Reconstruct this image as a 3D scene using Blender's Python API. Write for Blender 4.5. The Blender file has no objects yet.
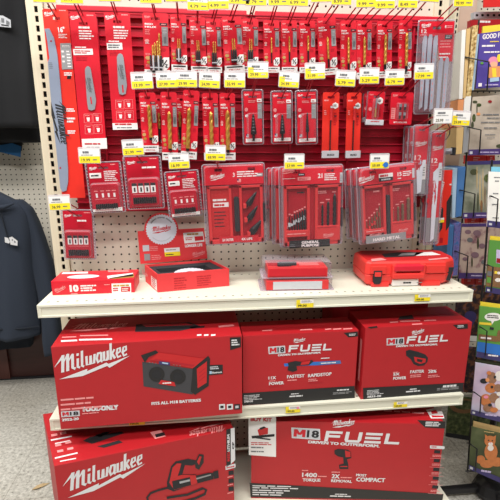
import bpy, math, random
from mathutils import Vector, Matrix
random.seed(7)
PI = math.pi
SC = bpy.context.scene
COL = SC.collection
IN = 0.0254

# ------------------------------------------------------------------ camera
CAM = Vector((0.4710, -1.3874, 1.2681)); YAW = 0.1014; PIT = 0.2381; FP = 423.65
cd = bpy.data.cameras.new('camera'); cam = bpy.data.objects.new('camera', cd); COL.objects.link(cam)
cam.location = CAM; cam.rotation_euler = (PI/2 - PIT, 0, -YAW)
cd.sensor_width = 36; cd.sensor_height = 36; cd.sensor_fit = 'HORIZONTAL'; cd.lens = FP*36/500; cd.clip_start = .02
SC.camera = cam
_F = Vector((math.sin(YAW)*math.cos(PIT), math.cos(YAW)*math.cos(PIT), -math.sin(PIT)))
_R = _F.cross(Vector((0, 0, 1))).normalized(); _U = _R.cross(_F)
def ray(px, py): return _F + _R*((px-250)/FP) - _U*((py-250)/FP)
def at_y(px, py, y):
    d = ray(px, py); return CAM + d*((y-CAM.y)/d.y)
def at_z(px, py, z):
    d = ray(px, py); return CAM + d*((z-CAM.z)/d.z)

# ------------------------------------------------------------------ materials
def lin(c):
    r = []
    for v in c:
        v /= 255.0
        r.append(v/12.92 if v <= .04045 else ((v+.055)/1.055)**2.4)
    return (r[0], r[1], r[2], 1)
M = {}
def mat(name, rgb, rough=.5, metal=0.0, var=.06, scale=40, bump=0.0, spec=.5, stretch=None):
    m = bpy.data.materials.new(name); m.use_nodes = True
    nt = m.node_tree; b = nt.nodes['Principled BSDF']
    tc = nt.nodes.new('ShaderNodeTexCoord'); n = nt.nodes.new('ShaderNodeTexNoise')
    n.inputs['Scale'].default_value = scale; n.inputs['Detail'].default_value = 3
    if stretch:
        mp = nt.nodes.new('ShaderNodeMapping'); mp.inputs['Scale'].default_value = stretch
        nt.links.new(tc.outputs['Object'], mp.inputs['Vector']); nt.links.new(mp.outputs['Vector'], n.inputs['Vector'])
    else: nt.links.new(tc.outputs['Object'], n.inputs['Vector'])
    mx = nt.nodes.new('ShaderNodeMix'); mx.data_type = 'RGBA'
    c = lin(rgb)
    mx.inputs[6].default_value = tuple(min(1, v*(1-var)) for v in c[:3])+(1,)
    mx.inputs[7].default_value = tuple(min(1, v*(1+var)) for v in c[:3])+(1,)
    nt.links.new(n.outputs['Fac'], mx.inputs[0]); nt.links.new(mx.outputs[2], b.inputs['Base Color'])
    b.inputs['Roughness'].default_value = rough; b.inputs['Metallic'].default_value = metal
    b.inputs['Specular IOR Level'].default_value = spec
    if bump:
        bp = nt.nodes.new('ShaderNodeBump'); bp.inputs['Strength'].default_value = bump; bp.inputs['Distance'].default_value = .002
        nt.links.new(n.outputs['Fac'], bp.inputs['Height']); nt.links.new(bp.outputs['Normal'], b.inputs['Normal'])
    M[name] = m; return m
mat('card_red', (214, 22, 44), .38)
mat('deep_red', (176, 14, 34), .4)
mat('card_orange', (226, 46, 34), .4)
mat('panel_red', (172, 18, 42), .34, var=.1)
mat('crimson', (188, 16, 42), .35)
mat('worn_red', (224, 58, 62), .5)
mat('tag_ink', (96, 90, 62), .6)
mat('lilac_steel', (186, 190, 206), .3, metal=.2)
mat('band_red', (214, 26, 50), .45)
mat('hook_red', (158, 16, 30), .35, spec=.6)
mat('rib_lit_red', (204, 40, 62), .25)  # lighter than the panel: bright edge highlights put into the rib colour
mat('carton_red', (178, 24, 33), .5, bump=.05, scale=25)
mat('carton_deep', (150, 14, 26), .5)
mat('case_red', (228, 56, 50), .42, bump=.04, scale=300)
mat('tray_red', (214, 52, 54), .4)
mat('pic_red', (196, 30, 34), .5)
mat('ink_red', (200, 24, 40), .5)
mat('white', (238, 236, 234), .5, var=.03)
mat('print_white', (240, 232, 232), .5, var=.02)
mat('print_pink', (236, 150, 150), .5, var=.05)
mat('logo_white', (222, 222, 224), .45, var=.03)
mat('grey_print', (148, 148, 150), .45)
mat('light_grey', (196, 198, 204), .45)
mat('mid_grey', (110, 112, 116), .5)
mat('black', (22, 22, 24), .45)
mat('band_black', (30, 29, 31), .5)
mat('soft_black', (34, 34, 38), .7)
mat('pic_grey', (62, 62, 66), .6)
mat('foam', (48, 48, 52), .95, bump=.6, scale=400, var=.3)
mat('yellow', (246, 222, 40), .5)
mat('gold', (206, 158, 72), .3, metal=.45, var=.25, scale=200)
mat('wood_pic', (190, 150, 90), .6, var=.4, scale=500)
mat('steel', (176, 180, 188), .38, metal=.55, var=.06)
mat('bar_steel', (150, 160, 182), .42, metal=.25, var=.05)
mat('dark_steel', (58, 58, 60), .32, metal=.7, var=.15)
mat('blade_white', (222, 226, 236), .4)
mat('cream', (222, 220, 202), .45, var=.03, bump=.02, scale=200)
mat('peg_cream', (214, 206, 190), .6, var=.05, scale=9)
mat('peg_far', (216, 210, 196), .6, var=.05, scale=9)
mat('post_cream', (222, 212, 186), .5, var=.12, scale=6, stretch=(30, 30, .6))
mat('post_tan', (205, 180, 160), .6, var=.05)
mat('hole_dark', (26, 22, 20), .9)
mat('tee_black', (24, 25, 28), .95, var=.2, scale=300, bump=.15)
mat('hoodie_navy', (44, 52, 66), .95, var=.15, scale=300, bump=.2)
mat('hoodie_dark', (30, 36, 46), .95, var=.15, scale=300, bump=.2)
mat('blue_cloth', (32, 86, 134), .9, var=.2)
mat('brown_wood', (62, 30, 26), .5, var=.3, scale=8, stretch=(1, 1, 6))
mat('brown_post', (80, 40, 33), .5, var=.3, scale=8, stretch=(20, 20, 1))
mat('wire_black', (24, 23, 26), .4, spec=.5)
mat('leaf_tan', (190, 165, 125), .8, var=.25)
mat('sale_red', (226, 44, 40), .5)
mat('plum', (136, 106, 118), .6, var=.2)
mat('bronze', (128, 98, 74), .35, metal=.4, var=.3, scale=200)
mat('purple', (82, 66, 152), .45)
mat('band_purple', (74, 54, 112), .45)
mat('navy_band', (58, 50, 102), .45)
mat('sky_blue', (120, 190, 214), .5)
mat('book_blue', (70, 116, 172), .5, var=.15, scale=20)
mat('pale_blue', (168, 196, 220), .5)
mat('green_book', (92, 150, 62), .5, var=.06)
mat('green_card', (84, 140, 60), .5)
mat('royal', (42, 112, 196), .5)
mat('book_yellow', (240, 210, 60), .5)
mat('paper', (236, 234, 228), .6, var=.03)
mat('paper_tan', (212, 178, 120), .6, var=.1)
mat('paper_orange', (226, 150, 96), .6)
mat('skin', (236, 176, 140), .6)
mat('pink', (232, 140, 170), .6)
mat('lilac', (190, 176, 210), .6, var=.2, scale=60)
mat('ginger', (196, 118, 66), .7, var=.25, scale=80)
mat('fur_brown', (150, 108, 82), .7, var=.35, scale=120)
mat('fur_white', (230, 222, 214), .7, var=.1)
mat('olive_dark', (66, 70, 44), .7, var=.25, scale=40)
mat('wreath', (128, 92, 58), .8, var=.4, scale=150)

def mottled(name, stops, scale, rough=.5, detail=4, spec=.3, second=None):
    m = bpy.data.materials.new(name); m.use_nodes = True; nt = m.node_tree; b = nt.nodes['Principled BSDF']
    tc = nt.nodes.new('ShaderNodeTexCoord'); n = nt.nodes.new('ShaderNodeTexNoise')
    n.inputs['Scale'].default_value = scale; n.inputs['Detail'].default_value = detail
    nt.links.new(tc.outputs['Object'], n.inputs['Vector'])
    cr = nt.nodes.new('ShaderNodeValToRGB'); e = cr.color_ramp.elements
    while len(e) < len(stops): e.new(.5)
    for el, (p, c) in zip(e, stops): el.position = p; el.color = lin(c)
    nt.links.new(n.outputs['Fac'], cr.inputs['Fac']); nt.links.new(cr.outputs['Color'], b.inputs['Base Color'])
    b.inputs['Roughness'].default_value = rough; b.inputs['Specular IOR Level'].default_value = spec
    M[name] = m; return m
mottled('floral', [(.3, (206, 184, 170)), (.52, (196, 172, 160)), (.62, (150, 110, 116)), (.72, (96, 62, 80))], 26)
mottled('meadow', [(.3, (84, 92, 74)), (.5, (138, 140, 124)), (.7, (176, 172, 158))], 14)
mottled('sepia', [(.3, (150, 136, 122)), (.55, (200, 186, 170)), (.7, (214, 200, 186))], 9)
mottled('dark_flora', [(.34, (28, 26, 40)), (.5, (60, 42, 44)), (.6, (126, 78, 50)), (.7, (74, 70, 110))], 48)
mottled('green_flora', [(.3, (34, 44, 28)), (.5, (74, 86, 48)), (.7, (116, 122, 78))], 60)
mottled('dog_picture', [(.3, (196, 204, 226)), (.5, (206, 186, 206)), (.7, (180, 160, 190))], 12)
mottled('cat_background', [(.3, (44, 46, 34)), (.6, (84, 92, 60)), (.75, (110, 112, 80))], 10)
mottled('braid', [(.35, (130, 96, 50)), (.5, (206, 176, 116)), (.65, (232, 214, 168))], 90)
mottled('stripe_blue', [(.3, (70, 80, 140)), (.5, (120, 110, 170)), (.65, (60, 110, 170))], 70)

def clear(name, tint, face, edge, rough=.08, glossy=(1, 1, 1, 1)):
    m = bpy.data.materials.new(name); m.use_nodes = True; nt = m.node_tree; nt.nodes.clear()
    o = nt.nodes.new('ShaderNodeOutputMaterial'); t = nt.nodes.new('ShaderNodeBsdfTransparent'); t.inputs['Color'].default_value = tint
    g = nt.nodes.new('ShaderNodeBsdfPrincipled'); g.inputs['Base Color'].default_value = glossy; g.inputs['Roughness'].default_value = rough
    g.inputs['Specular IOR Level'].default_value = .9
    lw = nt.nodes.new('ShaderNodeLayerWeight'); lw.inputs['Blend'].default_value = .35
    n = nt.nodes.new('ShaderNodeTexNoise'); n.inputs['Scale'].default_value = 60
    tc = nt.nodes.new('ShaderNodeTexCoord'); nt.links.new(tc.outputs['Object'], n.inputs['Vector'])
    bp = nt.nodes.new('ShaderNodeBump'); bp.inputs['Strength'].default_value = .25; bp.inputs['Distance'].default_value = .002
    nt.links.new(n.outputs['Fac'], bp.inputs['Height']); nt.links.new(bp.outputs['Normal'], g.inputs['Normal'])
    mr = nt.nodes.new('ShaderNodeMapRange'); mr.inputs['To Min'].default_value = face; mr.inputs['To Max'].default_value = edge
    nt.links.new(lw.outputs['Facing'], mr.inputs['Value'])
    mx = nt.nodes.new('ShaderNodeMixShader'); nt.links.new(mr.outputs['Result'], mx.inputs[0])
    nt.links.new(t.outputs[0], mx.inputs[1]); nt.links.new(g.outputs[0], mx.inputs[2]); nt.links.new(mx.outputs[0], o.inputs[0])
    M[name] = m
clear('clear_plastic', (.98, .975, .98, 1), .025, .55, glossy=(.62, .56, .62, 1))
clear('clear_flange', (.84, .80, .85, 1), .10, .7, glossy=(.62, .54, .62, 1))
clear('rim_highlight', (.9, .86, .9, 1), .30, .8, glossy=(.78, .72, .80, 1))  # whitish lilac: highlights along the plastic edge put into the colour
clear('tag_plastic', (.98, .96, .97, 1), .5, .9, glossy=(.9, .86, .88, 1))

def floor_mat():
    m = bpy.data.materials.new('vinyl_floor'); m.use_nodes = True; nt = m.node_tree; b = nt.nodes['Principled BSDF']
    tc = nt.nodes.new('ShaderNodeTexCoord')
    def noise(s, d=4, r=.6):
        n = nt.nodes.new('ShaderNodeTexNoise'); n.inputs['Scale'].default_value = s; n.inputs['Detail'].default_value = d; n.inputs['Roughness'].default_value = r
        nt.links.new(tc.outputs['Object'], n.inputs['Vector']); return n
    n1 = noise(75, 4, .75); cr = nt.nodes.new('ShaderNodeValToRGB'); e = cr.color_ramp.elements
    for _ in range(2): e.new(.5)
    for el, (p, c) in zip(e, [(.30, (104, 100, 92)), (.42, (176, 173, 164)), (.55, (202, 199, 190)), (.72, (226, 224, 216))]): el.position = p; el.color = lin(c)
    nt.links.new(n1.outputs['Fac'], cr.inputs['Fac'])
    n2 = noise(2.2, 2); mx = nt.nodes.new('ShaderNodeMix'); mx.data_type = 'RGBA'; mx.blend_type = 'MULTIPLY'
    cr2 = nt.nodes.new('ShaderNodeValToRGB'); cr2.color_ramp.elements[0].color = (.82, .8, .77, 1); cr2.color_ramp.elements[1].color = (1, 1, 1, 1)
    cr2.color_ramp.elements[0].position = .35; cr2.color_ramp.elements[1].position = .6
    nt.links.new(n2.outputs['Fac'], cr2.inputs['Fac']); mx.inputs[0].default_value = 1
    nt.links.new(cr.outputs['Color'], mx.inputs[6]); nt.links.new(cr2.outputs['Color'], mx.inputs[7])
    br = nt.nodes.new('ShaderNodeTexBrick'); br.offset = 0; br.inputs['Scale'].default_value = 1
    br.inputs['Brick Width'].default_value = .305; br.inputs['Row Height'].default_value = .305; br.inputs['Mortar Size'].default_value = .0012
    br.inputs['Color1'].default_value = (1, 1, 1, 1); br.inputs['Color2'].default_value = (.95, .95, .95, 1); br.inputs['Mortar'].default_value = (.6, .58, .55, 1)
    nt.links.new(tc.outputs['Object'], br.inputs['Vector'])
    mx2 = nt.nodes.new('ShaderNodeMix'); mx2.data_type = 'RGBA'; mx2.blend_type = 'MULTIPLY'; mx2.inputs[0].default_value = 1
    nt.links.new(mx.outputs[2], mx2.inputs[6]); nt.links.new(br.outputs['Color'], mx2.inputs[7]); nt.links.new(mx2.outputs[2], b.inputs['Base Color'])
    b.inputs['Roughness'].default_value = .35
    M['vinyl_floor'] = m
floor_mat()

# ------------------------------------------------------------------ text and logo shapes (2-D triangles)
_txt = {}
def glyphs(s, bold=.02):
    k = (s, bold)
    if k in _txt: return _txt[k]
    cu = bpy.data.curves.new('t', 'FONT'); cu.body = s; cu.size = 1; cu.resolution_u = 2
    ob = bpy.data.objects.new('t', cu); COL.objects.link(ob)
    dg = bpy.context.evaluated_depsgraph_get(); dg.update()
    me = bpy.data.meshes.new_from_object(ob.evaluated_get(dg))
    vs = [(v.co.x, v.co.y) for v in me.vertices]; fs = [tuple(p.vertices) for p in me.polygons]
    bpy.data.objects.remove(ob); bpy.data.meshes.remove(me); bpy.data.curves.remove(cu)
    x0 = min(v[0] for v in vs); x1 = max(v[0] for v in vs); y0 = min(v[1] for v in vs); y1 = max(v[1] for v in vs)
    vs = [((a-x0)/(x1-x0), (b-y0)/(y1-y0)) for a, b in vs]
    if bold:          # heavier face: the same letters again, nudged sideways and upwards
        n = len(vs); asp = 1.0/max(1, len(s)*.62); sh = ((0, 0), (bold*3.2*asp, 0), (0, bold*2.0), (bold*3.2*asp, bold*2.0)); v0, f0 = vs, fs; vs, fs = [], []
        for q, (dx, dy) in enumerate(sh): vs += [(a*(1-sh[1][0])+dx, b_*(1-sh[2][1])+dy) for a, b_ in v0]; fs += [tuple(i+q*n for i in f) for f in f0]
    _txt[k] = (vs, fs); return _txt[k]
def ribbon(pts, w):
    n = len(pts); L = []; Rr = []
    for i, (x, y) in enumerate(pts):
        if i == 0: dx, dy = pts[1][0]-x, pts[1][1]-y
        elif i == n-1: dx, dy = x-pts[i-1][0], y-pts[i-1][1]
        else: dx, dy = pts[i+1][0]-pts[i-1][0], pts[i+1][1]-pts[i-1][1]
        l = math.hypot(dx, dy) or 1; ww = w if not isinstance(w, (list, tuple)) else w[i]
        L.append((x-dy/l*ww/2, y+dx/l*ww/2)); Rr.append((x+dy/l*ww/2, y-dx/l*ww/2))
    return [[L[i], L[i+1], Rr[i+1], Rr[i]] for i in range(n-1)]
def script_logo():
    t = .24; P = []
    P += ribbon([(-.75, .72), (.15, 1.62)], [.02, .3]); P += ribbon([(.12, 1.7), (.02, 0)], .3)
    P += ribbon([(.1, .9), (.55, 1.62), (.62, 1.62)], [.1, .2, .25]); P += ribbon([(.58, 1.68), (.52, 0)], .3)
    P += ribbon([(.6, .9), (1.0, 1.5), (1.08, 1.5)], [.1, .2, .25]); P += ribbon([(1.05, 1.55), (1.02, .2), (1.3, .05)], .28)
    P += ribbon([(1.55, 1.0), (1.52, .15), (1.75, .05)], t); P += ribbon([(1.54, 1.25), (1.56, 1.5)], t)
    P += ribbon([(1.98, 1.65), (1.95, .15), (2.15, .05)], t)
    P += ribbon([(2.4, 1), (2.42, .12), (2.75, .1), (2.82, .95)], t); P += ribbon([(2.82, .9), (2.86, .12), (3.15, .12), (3.22, 1)], t)
    P += ribbon([(3.85, .95), (3.55, .98), (3.42, .5), (3.55, .06), (3.8, .25)], t); P += ribbon([(3.88, 1), (3.86, .15), (4.0, .05)], t)
    P += ribbon([(4.15, 1), (4.16, .12), (4.42, .1), (4.52, .4)], t); P += ribbon([(4.52, 1), (4.54, .05)], t)
    P += ribbon([(4.82, 1.65), (4.82, 0)], t); P += ribbon([(4.86, .45), (5.2, .95)], t*.9); P += ribbon([(4.95, .55), (5.25, .03)], t)
    for x in (5.4, 6.0):
        P += ribbon([(x+.03, .45), (x+.38, .6), (x+.36, .95), (x+.1, .92), (x, .45), (x+.14, .06), (x+.45, .16)], t*.85)
    P = [[(x*.953+.28*y, y) for x, y in q] for q in P]
    B = [(100, 400), (240, 345), (238, 358), (335, 312), (332, 325), (455, 275), (350, 342), (352, 325), (215, 385), (217, 368)]
    ca, sa = math.cos(.265), math.sin(.265)
    bolt = []
    for x, y in B:
        X, Y = (x-118)/54., -(y-362)/54.
        bolt.append((X*ca+Y*sa, -X*sa+Y*ca))
    tri = [[bolt[0], bolt[1], bolt[2], bolt[9]], [bolt[0], bolt[9], bolt[8]], [bolt[2], bolt[3], bolt[7], bolt[8]], [bolt[2], bolt[8], bolt[9]], [bolt[3], bolt[4], bolt[6], bolt[7]], [bolt[4], bolt[5], bolt[6]]]
    return P, tri
LOGO = script_logo()

# ------------------------------------------------------------------ mesh builder.  local axes: x right, z up, d = distance towards the viewer (-y)
class MB:
    def __init__(s): s.v = []; s.f = []; s.m = []; s.s = []; s.names = []; s.k = 0
    def mi(s, n):
        if n not in s.names: s.names.append(n)
        return s.names.index(n)
    def raw(s, vs, fs, m, smooth=False):
        o = len(s.v); s.v += [tuple(v) for v in vs]; k = s.mi(m)
        for f in fs: s.f.append(tuple(i+o for i in f)); s.m.append(k); s.s.append(smooth)
    def poly(s, pts, d, m):          # flat print facing the viewer
        s.k += 1; d += 6e-6*(s.k % 30)      # inks lie on one another, never in one plane
        s.raw([(u, -d, v) for u, v in pts], [tuple(range(len(pts)))], m)
    def rect(s, u0, v0, u1, v1, d, m): s.poly([(u0, v0), (u1, v0), (u1, v1), (u0, v1)], d, m)
    def ext(s, pts, d0, d1, m):
        n = len(pts); a = sum(pts[i][0]*pts[(i+1) % n][1]-pts[(i+1) % n][0]*pts[i][1] for i in range(n))
        if a < 0: pts = pts[::-1]
        vs = [(u, -d1, v) for u, v in pts]+[(u, -d0, v) for u, v in pts]
        fs = [tuple(range(n)), tuple(range(2*n-1, n-1, -1))]+[(i, i+n, (i+1) % n+n, (i+1) % n) for i in range(n)]
        s.raw(vs, fs, m)
    def taper(s, pts, d0, pts1, d1, m, cap0=True, cap1=True):
        n = len(pts); vs = [(u, -d1, v) for u, v in pts1]+[(u, -d0, v) for u, v in pts]
        fs = [(i, i+n, (i+1) % n+n, (i+1) % n) for i in range(n)]
        if cap1: fs.append(tuple(range(n)))
        if cap0: fs.append(tuple(range(2*n-1, n-1, -1)))
        s.raw(vs, fs, m)
    def box(s, u0, u1, d0, d1, v0, v1, m): s.ext([(u0, v0), (u1, v0), (u1, v1), (u0, v1)], d0, d1, m)
    def box3(s, x0, x1, y0, y1, z0, z1, m): s.box(x0, x1, -y1, -y0, z0, z1, m)
    def tube(s, path, r, m, n=8, cap=True):
        path = [Vector(p) for p in path]; vs = []; k = len(path); prev = None
        for i, p in enumerate(path):
            t = (path[min(i+1, k-1)]-path[max(i-1, 0)]).normalized()
            if prev is None:
                a = Vector((0, 0, 1)) if abs(t.z) < .9 else Vector((1, 0, 0)); x = t.cross(a).normalized()
            else: x = (prev - t*prev.dot(t)).normalized()
            prev = x; y = t.cross(x); rr = r[i] if isinstance(r, (list, tuple)) else r
            vs += [p+(x*math.cos(2*PI*j/n)+y*math.sin(2*PI*j/n))*rr for j in range(n)]
        fs = [(i*n+j, i*n+(j+1) % n, (i+1)*n+(j+1) % n, (i+1)*n+j) for i in range(k-1) for j in range(n)]
        s.raw(vs, fs, m, True)
        if cap: s.raw(vs[:n], [tuple(range(n))[::-1]], m); s.raw(vs[-n:], [tuple(range(n))], m)
    def text(s, t, x0, y0, x1, y1, h, d, m, bold=.02):   # baseline from (x0,y0) to (x1,y1), cap height h, in local units
        vs, fs = glyphs(t, bold); L = math.hypot(x1-x0, y1-y0); ux, uy = (x1-x0)/L, (y1-y0)/L
        n = len(vs)//4 if bold else len(vs)
        s.raw([(x0+ux*a*L-uy*b*h, -d-6e-6*(i//n), y0+uy*a*L+ux*b*h) for i, (a, b) in enumerate(vs)], fs, m)
    def logo(s, x0, y0, x1, y1, d, m, bolt=True, squash=1.0):
        L = math.hypot(x1-x0, y1-y0); ux, uy = (x1-x0)/L, (y1-y0)/L; k = L/6.15
        for q in LOGO[0]+(LOGO[1] if bolt else []):
            s.poly([(x0+(ux*a-uy*b*squash)*k, y0+(uy*a+ux*b*squash)*k) for a, b in q], d, m)
    def lines(s, x0, y0, x1, y1, n, d, m, fill=.5, seed=0, breaks=3):   # rows of fine print
        r = random.Random(seed+int(x0*9999)+n); hh = (y1-y0)/n
        for i in range(n):
            yb = y1-(i+1)*hh+hh*(1-fill)/2; x = x0; w = (x1-x0)
            end = x0+w*(.7+.3*r.random())
            while x < end-w*.04:
                e = min(end, x+w*(.12+.3*r.random())); s.rect(x, yb, e, yb+hh*fill, d, m); x = e+w*.03
    def build(s, name, parent=None, mw=None, bevel=0, smooth_all=False):
        me = bpy.data.meshes.new(name); me.from_pydata(s.v, [], s.f); me.update()
        for n in s.names: me.materials.append(M[n])
        me.polygons.foreach_set('material_index', s.m); me.polygons.foreach_set('use_smooth', [True]*len(s.m) if smooth_all else s.s)
        o = bpy.data.objects.new(name, me); COL.objects.link(o)
        if parent: o.parent = parent
        if mw is not None: o.matrix_world = mw
        if bevel:
            b = o.modifiers.new('bevel', 'BEVEL'); b.width = bevel; b.segments = 2; b.limit_method = 'ANGLE'; b.angle_limit = .6
        return o
class Frame:
    def __init__(s, O, yaw=0, roll=0, pitch=0):
        s.m = Matrix.Translation(Vector(O)) @ Matrix.Rotation(yaw, 4, 'Z') @ Matrix.Rotation(pitch, 4, 'X') @ Matrix.Rotation(roll, 4, 'Y')
        s.i = s.m.inverted(); s.c = s.i @ CAM; s.r = s.i.to_3x3()
    def uv(s, px, py, d=0):
        r = s.r @ ray(px, py); t = (-d-s.c.y)/r.y; p = s.c+r*t; return (p.x, p.z)
    def top(s, px, py, h):
        r = s.r @ ray(px, py); t = (h-s.c.z)/r.z; p = s.c+r*t; return (p.x, p.y)
    def w(s, u, d, v): return s.m @ Vector((u, -d, v))
def tag(o, label, cat, group=None, kind=None):
    if label: o['label'] = label
    if cat: o['category'] = cat
    if group: o['group'] = group
    if kind: o['kind'] = kind
    return o
def thing(name, fr, label, cat, group=None):
    o = bpy.data.objects.new(name, None); COL.objects.link(o); o.matrix_world = fr.m; o.empty_display_size = .05
    return tag(o, label, cat, group)
def struct(o): o['kind'] = 'structure'; return o
def circ(cx, cy, r, n=20, ry=None, a0=0): return [(cx+r*math.cos(a0+2*PI*i/n), cy+(ry or r)*math.sin(a0+2*PI*i/n)) for i in range(n)]
def rrect(u0, v0, u1, v1, r, n=4):
    P = []
    for cx, cy, a in ((u1-r, v0+r, -PI/2), (u1-r, v1-r, 0), (u0+r, v1-r, PI/2), (u0+r, v0+r, PI)):
        P += [(cx+r*math.cos(a+PI/2*i/n), cy+r*math.sin(a+PI/2*i/n)) for i in range(n+1)]
    return P
def rim(mb, P, wd, d, m='rim_highlight'):  # pale border added around a clear flange as its edge highlight
    cx = (max(p[0] for p in P)+min(p[0] for p in P))/2; cz = (max(p[1] for p in P)+min(p[1] for p in P))/2
    hx = (max(p[0] for p in P)-min(p[0] for p in P))/2; hz = (max(p[1] for p in P)-min(p[1] for p in P))/2; n = len(P)
    Q = [(cx+(x-cx)*(1-wd/hx), cz+(z-cz)*(1-wd/hz)) for x, z in P]
    mb.raw([(x, -d, z) for x, z in P]+[(x, -d-.0012, z) for x, z in Q], [(i, (i+1) % n, (i+1) % n+n, i+n) for i in range(n)], m)
def peg(mb, nx, nz, m, mh, x0, z0, y, p=IN, hole=.0032):
    """perforated sheet of real holes, one cell per hole, with a dark backing a little way behind"""
    sq = [(-.5, -.5), (0, -.5), (.5, -.5), (.5, 0), (.5, .5), (0, .5), (-.5, .5), (-.5, 0)]
    vs = []; fs = []
    for i in range(nx):
        for j in range(nz):
            cx, cz = x0+(i+.5)*p, z0+(j+.5)*p; o = len(vs)
            vs += [(cx+a*p, y, cz+b*p) for a, b in sq]
            vs += [(cx+hole*math.cos(-.75*PI+k*PI/4), y, cz+hole*math.sin(-.75*PI+k*PI/4)) for k in range(8)]
            fs += [(o+k, o+(k+1) % 8, o+8+(k+1) % 8, o+8+k) for k in range(8)]
    mb.raw(vs, fs, m)
    mb.raw([(x0, y+.008, z0), (x0+nx*p, y+.008, z0), (x0+nx*p, y+.008, z0+nz*p), (x0, y+.008, z0+nz*p)], [(0, 1, 2, 3)], mh)
# ------------------------------------------------------------------ the room
ZS1, ZS2, ZB = .8547, .5154, .150
b = MB(); b.box3(-3.5, 4.0, -3.5, 1.05, -.04, 0, 'vinyl_floor'); struct(b.build('floor'))
b = MB(); b.box3(-3.5, 4.0, .955, 1.05, 0, 3.0, 'peg_far')
peg(b, 84, 70, 'peg_far', 'hole_dark', -2.3168, .28, .93, hole=.0036)
peg(b, 44, 70, 'peg_far', 'hole_dark', 1.27, .28, .93, hole=.0036)
struct(b.build('wall_back'))
b = MB(); b.box3(-2.2, .0, .885, .925, 0, .30, 'brown_wood'); b.box3(-2.2, .0, .87, .925, .30, .325, 'brown_wood'); b.box3(-2.2, .0, .875, .885, 0, .012, 'soft_black')
for x in (-1.35, -.72): b.box3(x, x+.075, .868, .885, .012, .30, 'brown_post')
struct(b.build('baseboard_back'))
# tan post and pegboard standing right of the fixture, behind the card rack
b = MB(); b.box3(1.44, 1.51, .30, .36, 0, 2.2, 'post_tan')
b.box3(1.425, 1.44, .295, .34, 0, 2.2, 'post_cream')
for k in range(90): b.box3(1.429, 1.4345, .2935, .2955, .35+k*.02, .362+k*.02, 'hole_dark')
struct(b.build('trim_1', bevel=.002))
b = MB(); peg(b, 30, 76, 'peg_cream', 'hole_dark', 1.51, .1, .33)
struct(b.build('wall_right'))

# ------------------------------------------------------------------ gondola shelving
W0 = Frame((0, 0, 0))
gon = thing('gondola_shelving', W0, 'cream steel shop shelving bay with pegboard back and slotted uprights', 'shelving')
b = MB(); peg(b, 46, 70, 'peg_cream', 'hole_dark', .0197, .1482, .010); b.box3(.0197, 1.188, .02, .05, .15, 1.93, 'peg_cream')
b.build('pegboard_panel', gon)
def upright(xc, l, r):
    b = MB(); hw = .0048
    b.box3(xc-l, xc-hw, 0, .004, 0, 1.95, 'post_cream'); b.box3(xc+hw, xc+r, 0, .004, 0, 1.95, 'post_cream')
    z = 1.65+11*IN
    for k in range(70):
        zc = z-k*IN
        if zc < .16: break
        b.box3(xc-hw, xc+hw, .0002, .0038, zc-IN+.0082, zc-.0082, 'post_cream')
    b.box3(xc-hw, xc+hw, .0002, .0038, 0, zc, 'post_cream')
    b.box3(xc-l, xc-l+.003, .004, .055, 0, 1.95, 'post_cream'); b.box3(xc+r-.003, xc+r, .004, .055, 0, 1.95, 'post_cream')
    b.box3(xc-l+.003, xc+r-.003, .03, .055, 0, 1.95, 'hole_dark')
    b.build('upright', gon)
upright(0, .027, .0185); upright(1.2066, .0185, .027)
def shelf(z, dep, x0, x1, lip, name='shelf'):
    b = MB(); yf = -dep; T = .003
    # deck with one row of small slots near the front edge
    ys = yf+.026; p = IN; n = int((x1-x0)/p)
    b.box3(x0, x1, yf+.004, ys-.004, z-T, z, 'cream'); b.box3(x0, x1, ys+.004, -.002, z-T, z, 'cream')
    xx = x0
    while xx < x1-.001:
        e = min(xx+p-.007, x1); b.box3(xx, e, ys-.004, ys+.004, z-T, z, 'cream'); xx += p
    b.box3(x0, x1, ys-.006, ys+.006, z-.012, z-.008, 'hole_dark')
    ys2 = -.035
    for k in range(n): b.box3(x0+.01+k*p, x0+.016+k*p, ys2-.002, ys2+.002, z+.0001, z+.0004, 'hole_dark')
    # folded front lip with a shallow price channel
    b.box3(x0, x1, yf, yf+.004, z-.006, z, 'cream'); b.box3(x0, x1, yf+.003, yf+.006, z-lip+.004, z-.006, 'cream')
    b.box3(x0, x1, yf, yf+.005, z-lip, z-lip+.005, 'cream')
    for xa in (x0, x1-.003): b.box3(xa, xa+.003, yf+.0005, -.004, z-.03, z-T, 'cream')
    for xa in (x0, x1-.010): b.box3(xa, xa+.010, yf+.001, yf+.006, z-lip+.005, z-.006, 'cream')
    o = b.build(name, gon, bevel=.0008)
    for xa in (.0235, 1.178):
        br = MB(); pts = [(-.012, z-.004), (-.012, z-.10), (-.05, z-.10), (-dep+.03, z-.035), (-dep+.03, z-.004)]
        br.raw([(xa, y, q) for y, q in pts]+[(xa+.003, y, q) for y, q in pts], [(0, 1, 2, 3, 4), (9, 8, 7, 6, 5)]+[(i, i+5, (i+1) % 5+5, (i+1) % 5) for i in range(5)], 'cream')
        br.build('bracket', o)
    return o
sh1 = shelf(ZS1, .2645, .009, 1.254, .036); sh2 = shelf(ZS2, .278, .010, 1.257, .037)
b = MB(); b.box3(.0, 1.235, -.43, -.004, ZB-.004, ZB, 'cream'); b.box3(.0, 1.235, -.43, -.426, ZB-.034, ZB-.004, 'cream'); b.build('base_deck', gon, bevel=.001)
b = MB(); b.box3(.0, 1.235, -.40, -.396, 0, ZB-.034, 'cream'); b.box3(.0, .004, -.396, -.004, 0, ZB-.004, 'cream'); b.box3(1.231, 1.235, -.396, -.004, 0, ZB-.004, 'cream'); b.build('kick_plate', gon)
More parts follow.
